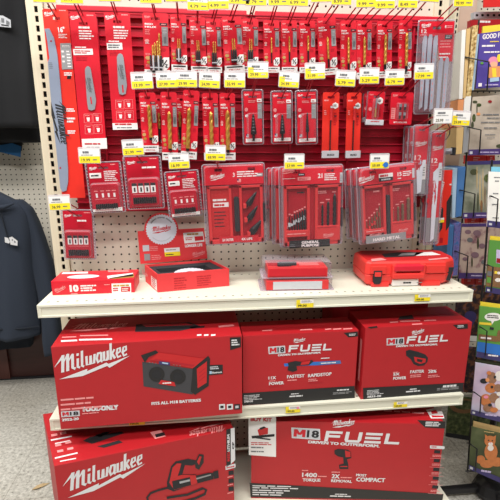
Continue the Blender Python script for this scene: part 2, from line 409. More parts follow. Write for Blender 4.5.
def shelf_label(sh, dep, lip, px, py, w, h, price, dot=None, z=None):
    y = -dep-.0008; p = at_y(px, py, y); b = MB(); u, v, d = p.x, p.z, -y
    b.rect(u-w/2, v-h/2, u+w/2, v+h/2, d, 'yellow')
    b.rect(u-w/2, v+h*.05, u+w/2, v+h/2, d+.0003, 'white'); b.rect(u-w/2, v+h*.05, u-w*.28, v+h/2, d+.0006, 'yellow')
    b.lines(u-w*.2, v+h*.15, u+w*.4, v+h*.42, 2, d+.0006, 'grey_print', .5, 3)
    b.text(price, u-w*.42, v-h*.38, u+w*.1, v-h*.38, h*.28, d+.0005, 'black')
    if dot: b.poly(circ(u+w*.33, v+h*.22, h*.2, 14), d+.0008, dot)
    b.build('price_label', sh)
shelf_label(sh1, .2645, .036, 305, 303.6, .050, .024, '99.00'); shelf_label(sh1, .2645, .036, 422.5, 297.7, .048, .021, '149.00')
shelf_label(sh2, .278, .037, 137, 422, .045, .020, '159.00'); shelf_label(sh2, .278, .037, 293, 409.5, .045, .022, '199.00', 'pink'); shelf_label(sh2, .278, .037, 400.5, 404.5, .044, .019, '169.00')

# ------------------------------------------------------------------ red slat panel on the pegboard
pan = thing('slatted_display_panel', W0, 'dark red slatted metal panel fixed across the pegboard above the shelves', 'display panel')
px0, px1, pz0, pz1 = .066, 1.196, 1.068, 1.657
b = MB(); b.box3(px0, px1, -.008, .008, pz0, pz1-.02, 'panel_red'); b.build('backing_sheet', pan)
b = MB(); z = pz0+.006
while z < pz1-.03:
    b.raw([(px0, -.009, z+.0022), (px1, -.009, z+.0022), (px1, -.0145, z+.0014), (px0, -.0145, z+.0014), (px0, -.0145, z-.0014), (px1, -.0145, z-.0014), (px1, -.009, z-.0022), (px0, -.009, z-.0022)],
          [(0, 3, 2, 1), (3, 4, 5, 2), (4, 7, 6, 5), (0, 7, 4, 3), (1, 2, 5, 6)], 'rib_lit_red'); z += IN
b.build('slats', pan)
for xa, xb in ((px0-.004, .60), (.625, px1+.012)):
    b = MB(); b.box3(xa, xb, -.024, -.0, pz1-.021, pz1, 'band_red'); b.build('header_band', pan, bevel=.002)
for yy in (17, 94, 172):
    z = at_y(250, yy, -.02).z; b = MB(); b.box3(px0, px1, -.0225, -.0195, z-.012, z+.004, 'panel_red'); b.box3(px0, px1, -.026, -.0225, z+.002, z+.005, 'panel_red'); b.build('crossbar', pan)
for xa in [px0+.1+.19*k for k in range(6)]:
    b = MB(); b.box3(xa, xa+.006, -.0192, -.009, pz0, pz1-.022, 'panel_red'); b.build('stiffener', pan)

# ------------------------------------------------------------------ hooks with price tags
NH = 0
def hook(slot, tpx, tip_y, label, price, group, tagw=.0535, tagh=.036, style=0, plate=True, two=True, yaw=0, dot=None):
    """slot: world point where the prong passes the hang hole; the prong runs from the crossbar to behind the tag"""
    global NH
    NH += 1
    T = at_y(tpx[0], tpx[1], tip_y); low = T+Vector((0, .006, -.010))
    d = (low-slot); base = slot+d*((-.022-slot.y)/d.y)
    fr = Frame(base); o = thing('peg_hook', fr, label, 'hook', group)
    L = lambda p: tuple(Vector(p)-base)
    b = MB(); end = slot+(low-slot)*.93
    b.tube([L(base), L(slot), L(end), L(end+Vector((0, -.004, .006)))], .0021, 'hook_red'); b.build('prong', o)
    if two:
        up = Vector((0, 0, .024)); b = MB(); b.tube([L(base+up), L(slot+up*.95), L(T+Vector((0, .004, .012)))], .0019, 'hook_red'); b.build('tag_arm', o)
    b = MB(); b.box3(-.014, .014, -.004, .0005, -.006, .034, 'hook_red'); b.build('base_plate', o, bevel=.001)
    if plate:
        tf = Frame(T, yaw=yaw, roll=random.uniform(-.05, .05)); w, h = tagw, tagh
        q = MB(); q.ext(rrect(-w/2-.002, -h/2-.002, w/2+.002, h/2+.005, .003, 2), -.001, .0004, 'tag_plastic')
        p = q.build('tag_plate', None); p.parent = o; p.matrix_parent_inverse = o.matrix_world.inverted(); p.matrix_world = tf.m
        q = MB(); q.rect(-w/2, -h/2, w/2, h/2, .0008, 'white')
        if style == 0: q.rect(-w/2, -h/2, w/2, -h*.02, .0011, 'yellow')
        elif style == 1:
            q.rect(-w/2, -h/2, w/2, -h*.12, .0011, 'yellow'); q.rect(-w/2, -h*.12, -w*.22, h*.22, .0011, 'yellow')
        q.lines(-w*.32, h*.18, w*.12, h*.36, 1, .0013, 'mid_grey', .8, NH); q.lines(-w*.4, h*.03, w*.3, h*.12, 1, .0013, 'grey_print', .5, NH+7)
        q.text(price, -w*.40, -h*.40, w*.02, -h*.40, h*.22, .0014, 'tag_ink'); q.lines(w*.15, -h*.36, w*.42, -h*.18, 1, .0013, 'light_grey' if style else 'mid_grey', .5, NH)
        if dot: q.poly(circ(w*.34, -h*.25, h*.22, 14), .0016, dot)
        l = q.build('price_label', p)
    return o

# ------------------------------------------------------------------ packs
def pack_frame(top, bot, wpx, Y):
    a = at_y(top[0], top[1], Y); c = at_y(bot[0], bot[1], Y); h = (a-c).length; roll = math.atan2(a.x-c.x, a.z-c.z)
    m = ((top[0]+bot[0])/2, (top[1]+bot[1])/2)
    w = (at_y(m[0]+wpx/2, m[1], Y)-at_y(m[0]-wpx/2, m[1], Y)).length
    return Frame(a, roll=roll), w, h
def card_shape(mb, w, h, m, sv=.075, sw=.30, r=.004, th=.0008, sh=.007, su=.5, v1=1.0):
    """hang card with a real hang slot; local origin top centre"""
    vs = -h*sv; s0 = (su-.5)*w-sw*w/2; s1 = s0+sw*w; a = w/2
    mb.ext([(-a, vs+sh/2), (a, vs+sh/2), (a, -r), (a-r, 0), (-a+r, 0), (-a, -r)], 0, th, m)
    mb.ext([(-a, vs-sh/2), (s0, vs-sh/2), (s0, vs+sh/2), (-a, vs+sh/2)], 0, th, m)
    mb.ext([(s1, vs-sh/2), (a, vs-sh/2), (a, vs+sh/2), (s1, vs+sh/2)], 0, th, m)
    mb.ext([(-a+r*.5, -h*v1), (a-r*.5, -h*v1), (a, -h*v1+r), (a, vs-sh/2), (-a, vs-sh/2), (-a, -h*v1+r)], 0, th, m)
    return Vector(((su-.5)*w, 0, vs))
def drill_mesh(z0, z1, r, mshaft, mshank, shank, x=0, d=.006, n=9, twist=1):
    """twist bit pointing up from z0 (shank end) to z1 (tip)"""
    b = MB(); L = z1-z0; zs = z0+L*shank
    b.tube([(x, -d, z0), (x, -d, zs)], r*.82, mshank, 6)
    k = max(14, int((z1-zs)/(r*1.0))); vs = []
    for i in range(k+1):
        f = i/k; z = zs+(z1-zs)*f; t = f*(z1-zs)/(r*6.5)*2*PI; tip = 1 if f < .93 else max(.08, (1-f)/.07)
        for j in range(n):
            a = 2*PI*j/n; rr = r*tip*(.62+.38*abs(math.cos(a-t))**.7); vs.append((x+rr*math.cos(a), -d+rr*math.sin(a), z))
    fs = [(i*n+j, i*n+(j+1) % n, (i+1)*n+(j+1) % n, (i+1)*n+j) for i in range(k) for j in range(n)]
    b.raw(vs, fs, mshaft, False); return b
def clear_dome(mb, pts, d0, d1, inset, m='clear_plastic'):
    cx = sum(p[0] for p in pts)/len(pts); cz = sum(p[1] for p in pts)/len(pts)
    wx = max(p[0] for p in pts)-min(p[0] for p in pts); wz = max(p[1] for p in pts)-min(p[1] for p in pts)
    q = [(cx+(p[0]-cx)*(1-2*inset/wx), cz+(p[1]-cz)*(1-2*inset/wz)) for p in pts]
    mb.taper(pts, d0, q, d1, m, cap0=False)
GD = 'carded drill bits on the hook panel'
def drill_pack(top, bot, wpx, Y, label, bits, shank=.45, r=.0018, shm='dark_steel', white_shank=False, pc=True, foot=True, badge=True, group=GD, back=0, name='drill_bit_pack'):
    fr, w, h = pack_frame(top, bot, wpx, Y); o = thing(name, fr, label, 'drill bit pack', group)
    X = lambda u: (u-.5)*w
    Z = lambda v: -v*h
    b = MB(); slot = card_shape(b, w, h, 'card_red', sv=.085, sw=.34)
    d = .0012
    b.text('RED', X(.08), Z(.185), X(.40), Z(.185), h*.026, d, 'print_white', .03); b.text('HELIX', X(.08), Z(.23), X(.52), Z(.23), h*.028, d, 'print_white', .03)
    b.logo(X(.08), Z(.075), X(.30), Z(.065), d, 'print_pink', True)
    b.rect(X(.66), Z(.19), X(.96), Z(.15), d, 'soft_black'); b.lines(X(.72), Z(.182), X(.92), Z(.16), 1, d+.0003, 'print_pink', .6)
    b.lines(X(.08), Z(.34), X(.28), Z(.25), 3, d, 'print_pink', .35, 5)
    if pc: b.poly(circ(X(.14), Z(.43), w*.09, 12, h*.025), d, 'print_pink'); b.lines(X(.07), Z(.48), X(.24), Z(.455), 2, d, 'print_white', .5, 3)
    b.poly(circ(X(.16), Z(.70), w*.11, 14, h*.03), d, 'wood_pic'); b.poly(circ(X(.2), Z(.77), w*.1, 14, h*.025), d, 'gold')
    b.lines(X(.06), Z(.66), X(.28), Z(.62), 2, d, 'print_pink', .35, 9); b.lines(X(.06), Z(.84), X(.3), Z(.80), 2, d, 'print_pink', .35, 9)
    b.lines(X(.68), Z(.60), X(.9), Z(.54), 3, d, 'deep_red', .45, 4)
    b.build('card', o)
    q = MB(); q.box(X(.73), X(.97), d, d+.0006, Z(.50), Z(.21), 'grey_print'); q.lines(X(.77), Z(.33), X(.93), Z(.24), 4, d+.0009, 'light_grey', .4, 2); q.rect(X(.8), Z(.46), X(.9), Z(.36), d+.0009, 'mid_grey'); q.build('side_label', o)
    if foot:
        q = MB(); q.box(X(.0), X(1.0), d, d+.001, Z(1.0), Z(.885), 'white'); q.rect(X(.1), Z(.93), X(.9), Z(.905), d+.0013, 'soft_black') if white_shank else q.lines(X(.08), Z(.935), X(.92), Z(.90), 1, d+.0013, 'soft_black', .5, 3)
        q.text('METAL', X(.2), Z(.975), X(.8), Z(.975), h*.02, d+.0013, 'ink_red'); q.build('foot_label', o)
    if badge:
        q = MB(); cx, cz, rr = X(.80), Z(.79), w*.2
        q.ext([(cx-rr*.9, cz+rr*.4), (cx-rr*.1, cz+rr*1.25), (cx+rr*.95, cz+rr*1.25), (cx+rr*.95, cz-rr*.4), (cx+rr*.3, cz-rr*1.2), (cx-rr*.9, cz-rr*1.0)], d, d+.0006, 'white')
        for g in ribbon([(cx-rr*.55, cz+rr*.55), (cx-rr*.3, cz+rr*.8), (cx-rr*.3, cz+rr*.1)], rr*.28)+ribbon([(cx-rr*.45, cz-rr*.55), (cx+rr*.5, cz+rr*.75)], rr*.2)+ribbon([(cx+rr*.15, cz-rr*.1), (cx+rr*.55, cz-rr*.1), (cx+rr*.2, cz-rr*.6), (cx+rr*.6, cz-rr*.6)], rr*.25): q.poly(g, d+.0009, 'black')
        q.build('size_badge', o)
    for i, (u, vt, vb) in enumerate(bits):
        m = drill_mesh(Z(vb), Z(vt), 1.3*r if not isinstance(r, (list, tuple)) else r[i], 'gold', shm, shank if not isinstance(shank, (list, tuple)) else shank[i], X(u), .0075)
        m.build('drill_bit', o)
    if white_shank:
        q = MB(); us = [x[0] for x in bits]; vt = bits[0][1]+(bits[0][2]-bits[0][1])*(1-.5); vb = max(x[2] for x in bits)
        n = max(3, len(bits)+1); a, c = min(us)-.12, max(us)+.12
        for k in range(n): u0 = a+(c-a)*k/n; q.box(X(u0), X(u0+(c-a)/n*.6), .004, .012, Z(vb), Z(bits[0][2]-.23), 'soft_black' if white_shank == 1 else ('light_grey' if k % 2 else 'soft_black'))
        q.rect(X(a), Z(vb-.03), X(c), Z(vb-.05), .0125, 'light_grey'); q.build('bit_holder', o)
    return o, fr, w, h, fr.m @ slot
def H(res, tpx, tip, label, price, group, **k):
    o, fr, w, h, s = res; return hook(s, tpx, tip, label, price, group, **k)

YA = -.075; TIP = -.175
G1 = 'hooks of the top row'; G2 = 'hooks of the second row'; G3 = 'hooks of the lower rows'
ordn = ['first', 'second', 'third', 'fourth', 'fifth', 'sixth', 'seventh', 'eighth', 'ninth', 'tenth', 'eleventh', 'twelfth', 'thirteenth', 'fourteenth', 'fifteenth']
# top row:  top centre, bottom centre, width (photo), bits, hook tag
row1 = [
 ((155.2, 13), (157.5, 77), 25.5, dict(bits=[(.36, .50, .90), (.45, .46, .90), (.55, .43, .90), (.63, .31, .90)], shank=.30, r=.0021, white_shank=2), (150.5, -5), 'widest red card of the top row, with four gold bits of stepped lengths'),
 ((178, 14.4), (179.6, 71), 16, dict(bits=[(.45, .43, .84), (.57, .43, .84)], shank=.5, r=.0014, white_shank=2), (176, -6.5), 'red card with two thin gold bits in a striped holder, right of the stepped set'),
 ((197.2, 17.3), (199.5, 72.5), 16.5, dict(bits=[(.43, .42, .84), (.53, .42, .84)], shank=.5, r=.0014, white_shank=1), (198, 2), 'red card with two thin gold bits, third drill pack of the top row'),
 ((213, 18.9), (214.5, 73), 15.5, dict(bits=[(.47, .42, .86), (.60, .42, .86)], shank=.5, r=.0014, white_shank=1), (218, 1), 'red card with two gold bits, left of the tilted pack in the top row'),
 ((231, 16.8), (235, 71.5), 20, dict(bits=[(.47, .40, .84), (.57, .40, .84)], shank=.5, r=.0015, white_shank=1), (239, -4), 'tilted wide red card with two gold bits in the top row'),
 ((250, 18.5), (250.3, 72.5), 16.5, dict(bits=[(.46, .38, .82), (.58, .38, .82)], shank=.45, r=.0015, white_shank=1), (256, -2.5), 'red card with two gold bits, right of the tilted pack in the top row'),
 ((271.2, 20.3), (271.8, 72.8), 16, dict(bits=[(.48, .33, .82)], shank=.4, r=.0018), (278.5, -2.5), 'card with one very thin gold bit, first of three single bits, top row'),
 ((289, 20.3), (289.6, 73), 15.7, dict(bits=[(.48, .31, .80)], shank=.4, r=.0020), (298, -2), 'red card with one thin gold bit, middle of three single bits in the top row'),
 ((307.2, 20.5), (307.4, 73), 16, dict(bits=[(.52, .29, .80)], shank=.42, r=.0024), (321, -6), 'red card with one slim gold bit, left of the puffed pack in the top row'),
 ((326, 17.4), (328.5, 75), 18.5, dict(bits=[(.50, .34, .88)], shank=.28, r=.0025), (341.5, -3), 'puffed wide red card leaning forward with one gold bit in the top row'),
 ((348.2, 20.6), (348.3, 78), 16, dict(bits=[(.47, .29, .88)], shank=.22, r=.0027), (366, -.5), 'red card with one spiral gold bit, right of the puffed pack in the top row'),
 ((364.2, 20.6), (363.8, 79), 15, dict(bits=[(.48, .28, .88)], shank=.2, r=.0031), (385, .8), 'red card with one gold bit, third from the right among top row drill packs'),
 ((384.8, 20.8), (383.5, 78), 15.5, dict(bits=[(.52, .24, .86)], shank=.15, r=.0036), (408, .2), 'red card with one thick gold bit, second from the right among top row drill packs'),
 ((405.4, 20), (404.2, 78), 13.5, dict(bits=[(.55, .22, .9)], shank=.15, r=.0036), (430, -6), 'narrow red card with a thick gold bit beside the clear blade pack'),
]
for i, (t, bo, w, kw, tg, lb) in enumerate(row1):
    r = drill_pack(t, bo, w, YA-(.012 if i in (4, 9) else 0), lb, **kw)
    H(r, tg, TIP, 'dark red wire hook with price tag holding the %s drill pack of the top row' % ordn[i], ['9.99', '10.79', '4.79', '4.99', '5.99', '7.79', '9.99', '6.99', '6.99', '8.99', '9.99', '9.99', '8.49', '8.99'][i], G1, style=0)
row2 = [
 ((147, 92.5), (151, 152), 16.5, dict(bits=[(.57, .20, .80)], shank=.08, r=.0044), (142, 81), 'red card with a thick gold bit, leftmost of the second row', '13.99'),
 ((168.6, 92), (170.3, 160), 16, dict(bits=[(.52, .28, .86)], shank=.06, r=.0048), (167, 80), 'red card with a thick gold bit, left of the tilted pack in the second row', '37.99'),
 ((191.4, 90.3), (188.7, 159), 16.2, dict(bits=[(.42, .25, .88)], shank=.06, r=.0050), (186.5, 79.5), 'tilted red card with a large gold bit in the second row', '29.99'),
 ((209.8, 93), (212, 160), 15.8, dict(bits=[(.52, .27, .88)], shank=.08, r=.0048), (209.5, 80.3), 'red card with a large gold bit, right of the tilted pack in the second row', '24.99'),
 ((227.2, 93), (228, 160), 15.4, dict(bits=[(.50, .25, .88)], shank=.06, r=.0054), (234.7, 80), 'red card with the thickest gold bit, beside the clear step bit packs', '35.99'),
]
for i, (t, bo, w, kw, tg, lb, pr) in enumerate(row2):
    r = drill_pack(t, bo, w, YA, lb, **kw)
    H(r, tg, TIP, 'dark red wire hook with price tag holding the %s gold pack of row two' % ordn[i], pr, G2, style=0)
    if i == 0:
        drill_pack((158.5, 95), (160.5, 153), 8, YA+.025, 'sliver of a red card hung behind the leftmost second row drill pack', bits=[(.5, .3, .8)], r=.003)
        
    if i == 2:
        drill_pack((181.2, 95), (183, 150), 10, YA+.028, 'red card half hidden behind the tilted drill pack of the second row', bits=[(.3, .3, .8)], r=.003)

# ---- clear step bit packs
def lathe(b, prof, x, d, m, n=14):
    vs = [(x+r*math.cos(2*PI*j/n), -d+r*math.sin(2*PI*j/n), z) for r, z in prof for j in range(n)]; k = len(prof)
    b.raw(vs, [(i*n+j, i*n+(j+1) % n, (i+1)*n+(j+1) % n, (i+1)*n+j) for i in range(k-1) for j in range(n)], m, False)
def step_pack(top, bot, wpx, label, R, tip_v, wide_v, base_v, thin=False):
    fr, w, h = pack_frame(top, bot, wpx, YA); o = thing('step_bit_pack', fr, label, 'step bit pack', 'clear packs of black step bits')
    X = lambda u: (u-.5)*w
    Z = lambda v: -v*h
    b = MB(); cw, ch = w*.82, h*.93; slot = Vector((0, 0, -.135*h))
    b.ext([(-cw/2, Z(.15)), (-cw/2, Z(.04)), (cw/2, Z(.04)), (cw/2, Z(.15)), (w*.2, Z(.15)), (w*.2, Z(.115)), (-w*.2, Z(.115)), (-w*.2, Z(.15))], .0, .0008, 'card_red')
    b.ext([(-cw/2, Z(.15)), (cw/2, Z(.15)), (cw/2, Z(.97)), (-cw/2, Z(.97))], 0, .0008, 'card_red')
    d = .0012
    b.logo(X(.13), Z(.105), X(.34), Z(.095), d, 'print_white'); b.lines(X(.6), Z(.095), X(.88), Z(.075), 1, d, 'print_pink', .6)
    b.lines(X(.3), Z(.24), X(.66), Z(.19), 2, d, 'print_pink', .5, 2)
    b.poly(circ(X(.2), Z(.36), w*.08, 12, h*.035), d, 'print_pink'); b.poly(circ(X(.21), Z(.47), w*.07, 12, h*.028), d, 'print_white')
    b.rect(X(.17), Z(.86), X(.29), Z(.80), d, 'light_grey'); b.rect(X(.17), Z(.83), X(.22), Z(.80), d+.0002, 'navy_band'); b.lines(X(.82), Z(.85), X(.9), Z(.72), 3, d, 'deep_red', .5)
    b.build('card', o)
    q = MB(); q.box(X(.72), X(.92), d, d+.0006, Z(.52), Z(.25), 'grey_print'); q.lines(X(.75), Z(.36), X(.9), Z(.27), 3, d+.001, 'light_grey', .4); q.box(X(.70), X(.92), d, d+.0006, Z(.23), Z(.17), 'white'); q.lines(X(.74), Z(.215), X(.88), Z(.19), 1, d+.001, 'ink_red', .5); q.build('side_label', o)
    q = MB(); q.box(X(.14), X(.9), d, d+.0008, Z(.95), Z(.885), 'white'); q.lines(X(.42), Z(.93), X(.6), Z(.91), 1, d+.001, 'ink_red', .6); q.build('foot_label', o)
    q = MB(); zt, zw, zb = Z(tip_v), Z(wide_v), Z(base_v); prof = [(.0002, zt), (R*.28, zt-.003)]
    st = 6
    for k in range(st):
        f = (k+1)/st; rr = R*(.3+.7*f); za = zt-.004+(zw-zt+.004)*k/st; zc = zt-.004+(zw-zt+.004)*(k+.8)/st; prof += [(rr, za-.0008), (rr, zc)]
    prof += [(R, zw-.001), (R*.42, zw-.003), (R*.42, zb), (.0002, zb)]
    lathe(q, prof, X(.5), .010, 'dark_steel'); q.build('step_bit', o)
    q = MB(); q.ext(rrect(-w/2, -h, w/2, 0, .006), -.0015, -.0003, 'clear_flange'); rim(q, rrect(-w/2, -h, w/2, 0, .006), .0022, 0)
    clear_dome(q, rrect(X(.2), Z(.93), X(.86), Z(.42), .008), .0012, .026, .004); q.build('blister_shell', o)
    return o, fr, w, h, fr.m @ slot
H(step_pack((252.3, 89.2), (253.5, 144.8), 21.5, 'clear pack with a fat cone step bit, leftmost of three in the second row', .0088, .44, .80, .93), (258, 70.5), TIP, 'dark red wire hook with price tag holding the leftmost step bit pack', '29.99', G2, style=1)
H(step_pack((281.5, 90.5), (282, 143.8), 22, 'clear pack with a cone step bit, middle of three in the second row', .0080, .44, .80, .94), (289, 80), TIP, 'dark red wire hook with price tag holding the middle step bit pack', '34.99', G2, style=1)
H(step_pack((306.2, 89.8), (306.8, 144.5), 22.5, 'clear pack with a slim straight step bit, rightmost of three in the second row', .0052, .40, .76, .93), (315, 71.5), TIP, 'dark red wire hook with price tag holding the rightmost step bit pack', '31.99', G2, style=1)

# ---- long orange red cards with a thin dark bit
def long_pack(top, bot, wpx, label):
    fr, w, h = pack_frame(top, bot, wpx, YA); o = thing('long_bit_pack', fr, label, 'drill bit pack', 'long red cards with dark bits')
    X = lambda u: (u-.5)*w
    Z = lambda v: -v*h
    b = MB(); slot = card_shape(b, w, h, 'card_orange', sv=.075, sw=.42); d = .0012
    b.lines(X(.08), Z(.14), X(.42), Z(.10), 1, d, 'print_pink', .5, 3); b.lines(X(.1), Z(.34), X(.26), Z(.26), 3, d, 'print_pink', .5, 4)
    b.lines(X(.68), Z(.5), X(.88), Z(.30), 7, d, 'deep_red', .5, 8); b.poly(circ(X(.78), Z(.36), w*.07, 10, h*.02), d, 'soft_black'); b.build('card', o)
    q = MB(); q.ext(circ(X(.76), Z(.20), w*.2, 6, h*.05, PI/6), d, d+.0007, 'white'); q.lines(X(.64), Z(.215), X(.88), Z(.18), 2, d+.001, 'soft_black', .6, 5); q.build('size_badge', o)
    m = drill_mesh(Z(.93), Z(.20), .0023, 'dark_steel', 'dark_steel', .05, X(.48), .005); m.build('drill_bit', o)
    q = MB(); q.box(X(.44), X(.56), d, .009, Z(.42), Z(.19), 'tray_red'); q.box(X(.43), X(.57), .0085, .0095, Z(.24), Z(.21), 'light_grey'); q.build('bit_sleeve', o)
    q = MB(); q.box(X(-.02), X(1.02), d, .008, Z(1.0), Z(.885), 'light_grey'); q.text('RED', X(.3), Z(.965), X(.74), Z(.965), h*.03, .0085, 'soft_black'); q.build('foot_label', o, bevel=.001)
    return o, fr, w, h, fr.m @ slot
H(long_pack((331.2, 92.2), (329.6, 158), 16.5, 'long orange red card with one thin dark bit, left of the pair'), (345.5, 78.8), TIP, 'dark red wire hook with price tag holding the left long card', '5.79', G2)
H(long_pack((354.3, 92.5), (352.2, 158), 14.5, 'long orange red card with one thin dark bit, right of the pair'), (369.3, 76.3), TIP, 'dark red wire hook with price tag holding the right long card', '5.29', G2)

# ---- two short packs right of them
def short_pack(top, bot, wpx, label, kind, Y=YA):
    fr, w, h = pack_frame(top, bot, wpx, Y); o = thing('driver_bit_pack', fr, label, 'driver bit pack', None)
    X = lambda u: (u-.5)*w
    Z = lambda v: -v*h
    b = MB(); slot = card_shape(b, w, h, 'card_red', sv=.15, sw=.36); d = .0012
    b.logo(X(.08), Z(.11), X(.3), Z(.10), d, 'print_pink')
    if kind == 1:
        b.lines(X(.06), Z(.34), X(.28), Z(.22), 3, d, 'deep_red', .5); b.poly(circ(X(.17), Z(.52), w*.1, 10, h*.06), d, 'print_pink'); b.lines(X(.68), Z(.75), X(.85), Z(.5), 4, d, 'deep_red', .5)
    else:
        b.rect(X(.06), Z(.82), X(.24), Z(.48), d, 'print_pink'); b.lines(X(.08), Z(.8), X(.22), Z(.5), 5, d+.0002, 'card_red', .3); b.text('BIT HOLDER', X(.2), Z(.955), X(.8), Z(.955), h*.05, d, 'print_white')
    b.build('card', o)
    if kind == 1:
        q = MB(); q.ext(circ(X(.72), Z(.27), w*.2, 6, h*.11, PI/6), d, d+.0007, 'white'); q.lines(X(.60), Z(.31), X(.84), Z(.23), 2, d+.001, 'soft_black', .6, 5); q.build('size_badge', o)
        q = MB(); q.tube([(X(.48), -.006, Z(.76)), (X(.48), -.006, Z(.5))], .003, 'wood_pic', 6); q.tube([(X(.48), -.006, Z(.5)), (X(.48), -.006, Z(.2))], .0026, 'steel', 6); q.build('driver_bit', o)
        q = MB(); q.box(X(-.08), X(1.0), d, .010, Z(1.0), Z(.84), 'light_grey'); q.lines(X(.2), Z(.92), X(.8), Z(.87), 1, .0105, 'ink_red', .5); q.build('foot_label', o, bevel=.001)
        q = MB(); q.ext(rrect(-w*.58, -h*1.02, w*.52, h*.0, .003), -.001, -.0002, 'clear_flange'); clear_dome(q, rrect(X(.3), Z(.82), X(.66), Z(.22), .003), d, .014, .002); q.build('blister_shell', o)
    else:
        for u, v in ((.42, .36), (.62, .36), (.42, .62), (.62, .62)):
            q = MB(); q.tube([(X(u), -.007, Z(v)), (X(u), -.007, Z(v+.10))], .0042, 'steel', 10); q.tube([(X(u), -.007, Z(v+.10)), (X(u), -.007, Z(v+.2))], .0028, 'dark_steel', 6); q.build('nut_driver', o)
        q = MB(); clear_dome(q, rrect(X(.28), Z(.86), X(.76), Z(.32), .004), d, .016, .003); q.build('blister_shell', o)
    return o, fr, w, h, fr.m @ slot
H(short_pack((377, 91.5), (374, 125.2), 16.5, 'short clear pack with one driver bit and a white badge', 1), (394.7, 77.8), TIP, 'dark red wire hook with price tag holding the short driver bit pack', '6.79', G2)
short_pack((370.5, 93.5), (369, 122), 13, 'short clear pack hidden behind the driver bit pack with white badge', 1, YA+.035)
H(short_pack((402.6, 92.4), (400, 124.6), 22.5, 'short wide red card with four steel nut drivers', 2), (424, 72), TIP, 'dark red wire hook with price tag holding the nut driver pack', '17.99', G2)

# ---- saw blade packs
def blade_pack(top, bot, wpx, Y, label, seed, depth=.018, group='long clear packs of white saw blades'):
    fr, w, h = pack_frame(top, bot, wpx, Y); o = thing('saw_blade_pack', fr, label, 'saw blade pack', group)
    X = lambda u: (u-.5)*w
    Z = lambda v: -v*h
    b = MB(); d = .0012; k = .016/h
    b.ext([(X(.12), Z(.02)), (X(.98), Z(.02)), (X(.98), Z(k*.8)), (X(.12), Z(k*.8))], 0, .0008, 'card_red'); b.ext([(X(.12), Z(k*1.2)), (X(.98), Z(k*1.2)), (X(.98), Z(.75)), (X(.12), Z(.75))], 0, .0008, 'card_red')
    b.ext([(X(.12), Z(k*.8)), (X(.35), Z(k*.8)), (X(.35), Z(k*1.2)), (X(.12), Z(k*1.2))], 0, .0008, 'card_red'); b.ext([(X(.75), Z(k*.8)), (X(.98), Z(k*.8)), (X(.98), Z(k*1.2)), (X(.75), Z(k*1.2))], 0, .0008, 'card_red')
    b.ext([(X(.12), Z(.75)), (X(.98), Z(.75)), (X(.98), Z(.97)), (X(.12), Z(.97))], 0, .0007, 'grey_print')
    s = w*1.0; b.logo(X(.2), -s*1.2, X(.9), -s*1.12, d, 'print_white'); b.text('12', X(.18), -s*2.1, X(.6), -s*2.1, s*.3, d, 'print_white'); b.lines(X(.2), -s*2.3, X(.85), -s*2.2, 1, d, 'print_pink', .5)
    b.build('card', o)
    q = MB(); t = -s*2.1
    q.ext([(X(.42), -h*.965), (X(.66), -h*.94), (X(.70), t-s*.5), (X(.86), t-s*.2), (X(.86), t), (X(.66), t), (X(.62), t-s*.3), (X(.30), t-s*.62)], .006, .0075, 'blade_white')
    q.logo(X(.38), -h*.62, X(.40), -h*.42, .0079, 'ink_red'); q.rect(X(.40), -h*.52-.006, X(.56), -h*.52+.006, .0078, 'pale_blue'); q.rect(X(.40), -h*.52, X(.47), -h*.52+.006, .0079, 'ink_red'); q.build('saw_blade', o)
    q = MB(); q.box(X(.72), X(.96), d, d+.0005, -s*3.3, -s*2.35, 'white'); q.lines(X(.74), -s*3.1, X(.94), -s*2.5, 4, d+.0008, 'mid_grey', .4, seed); q.build('side_label', o)
    q = MB(); q.ext(rrect(X(0), -h, X(1.06), 0, .005), -.0015, -.0003, 'clear_flange'); rim(q, rrect(X(0), -h, X(1.06), 0, .005), .0022, 0); clear_dome(q, rrect(X(.08), Z(.985), X(1.0), Z(.012), .006), -.0003, depth, .003); q.build('clamshell', o)
    return o, fr, w, h, fr.m @ Vector((X(.55), 0, -.016))
r = blade_pack((421.5, 124.5), (417, 196), 15.5, -.09, 'shorter clear saw blade pack hanging left of the longer one', 1); H(r, (443, 116.5), TIP, 'dark red wire hook with white tag holding the shorter saw blade pack', '25.99', G3, style=2)
for k in range(2): blade_pack((415.5-4.5*k, 126), (412-4*k, 194), 14, -.062+.027*k, ['second clear saw blade pack, directly behind the shorter front one', 'rearmost clear saw blade pack behind the shorter front one'][k], 5+k)
r = blade_pack((438.2, 130.3), (429.8, 245), 14, -.095, 'longer clear saw blade pack at the right end of the panel', 2); H(r, (461, 118.8), -.165, 'dark red wire hook with yellow tag holding the longer saw blade pack', '29.99', G3, style=1)
blade_pack((432.5, 132), (425, 243), 13, -.065, 'clear saw blade pack directly behind the longer one', 8)
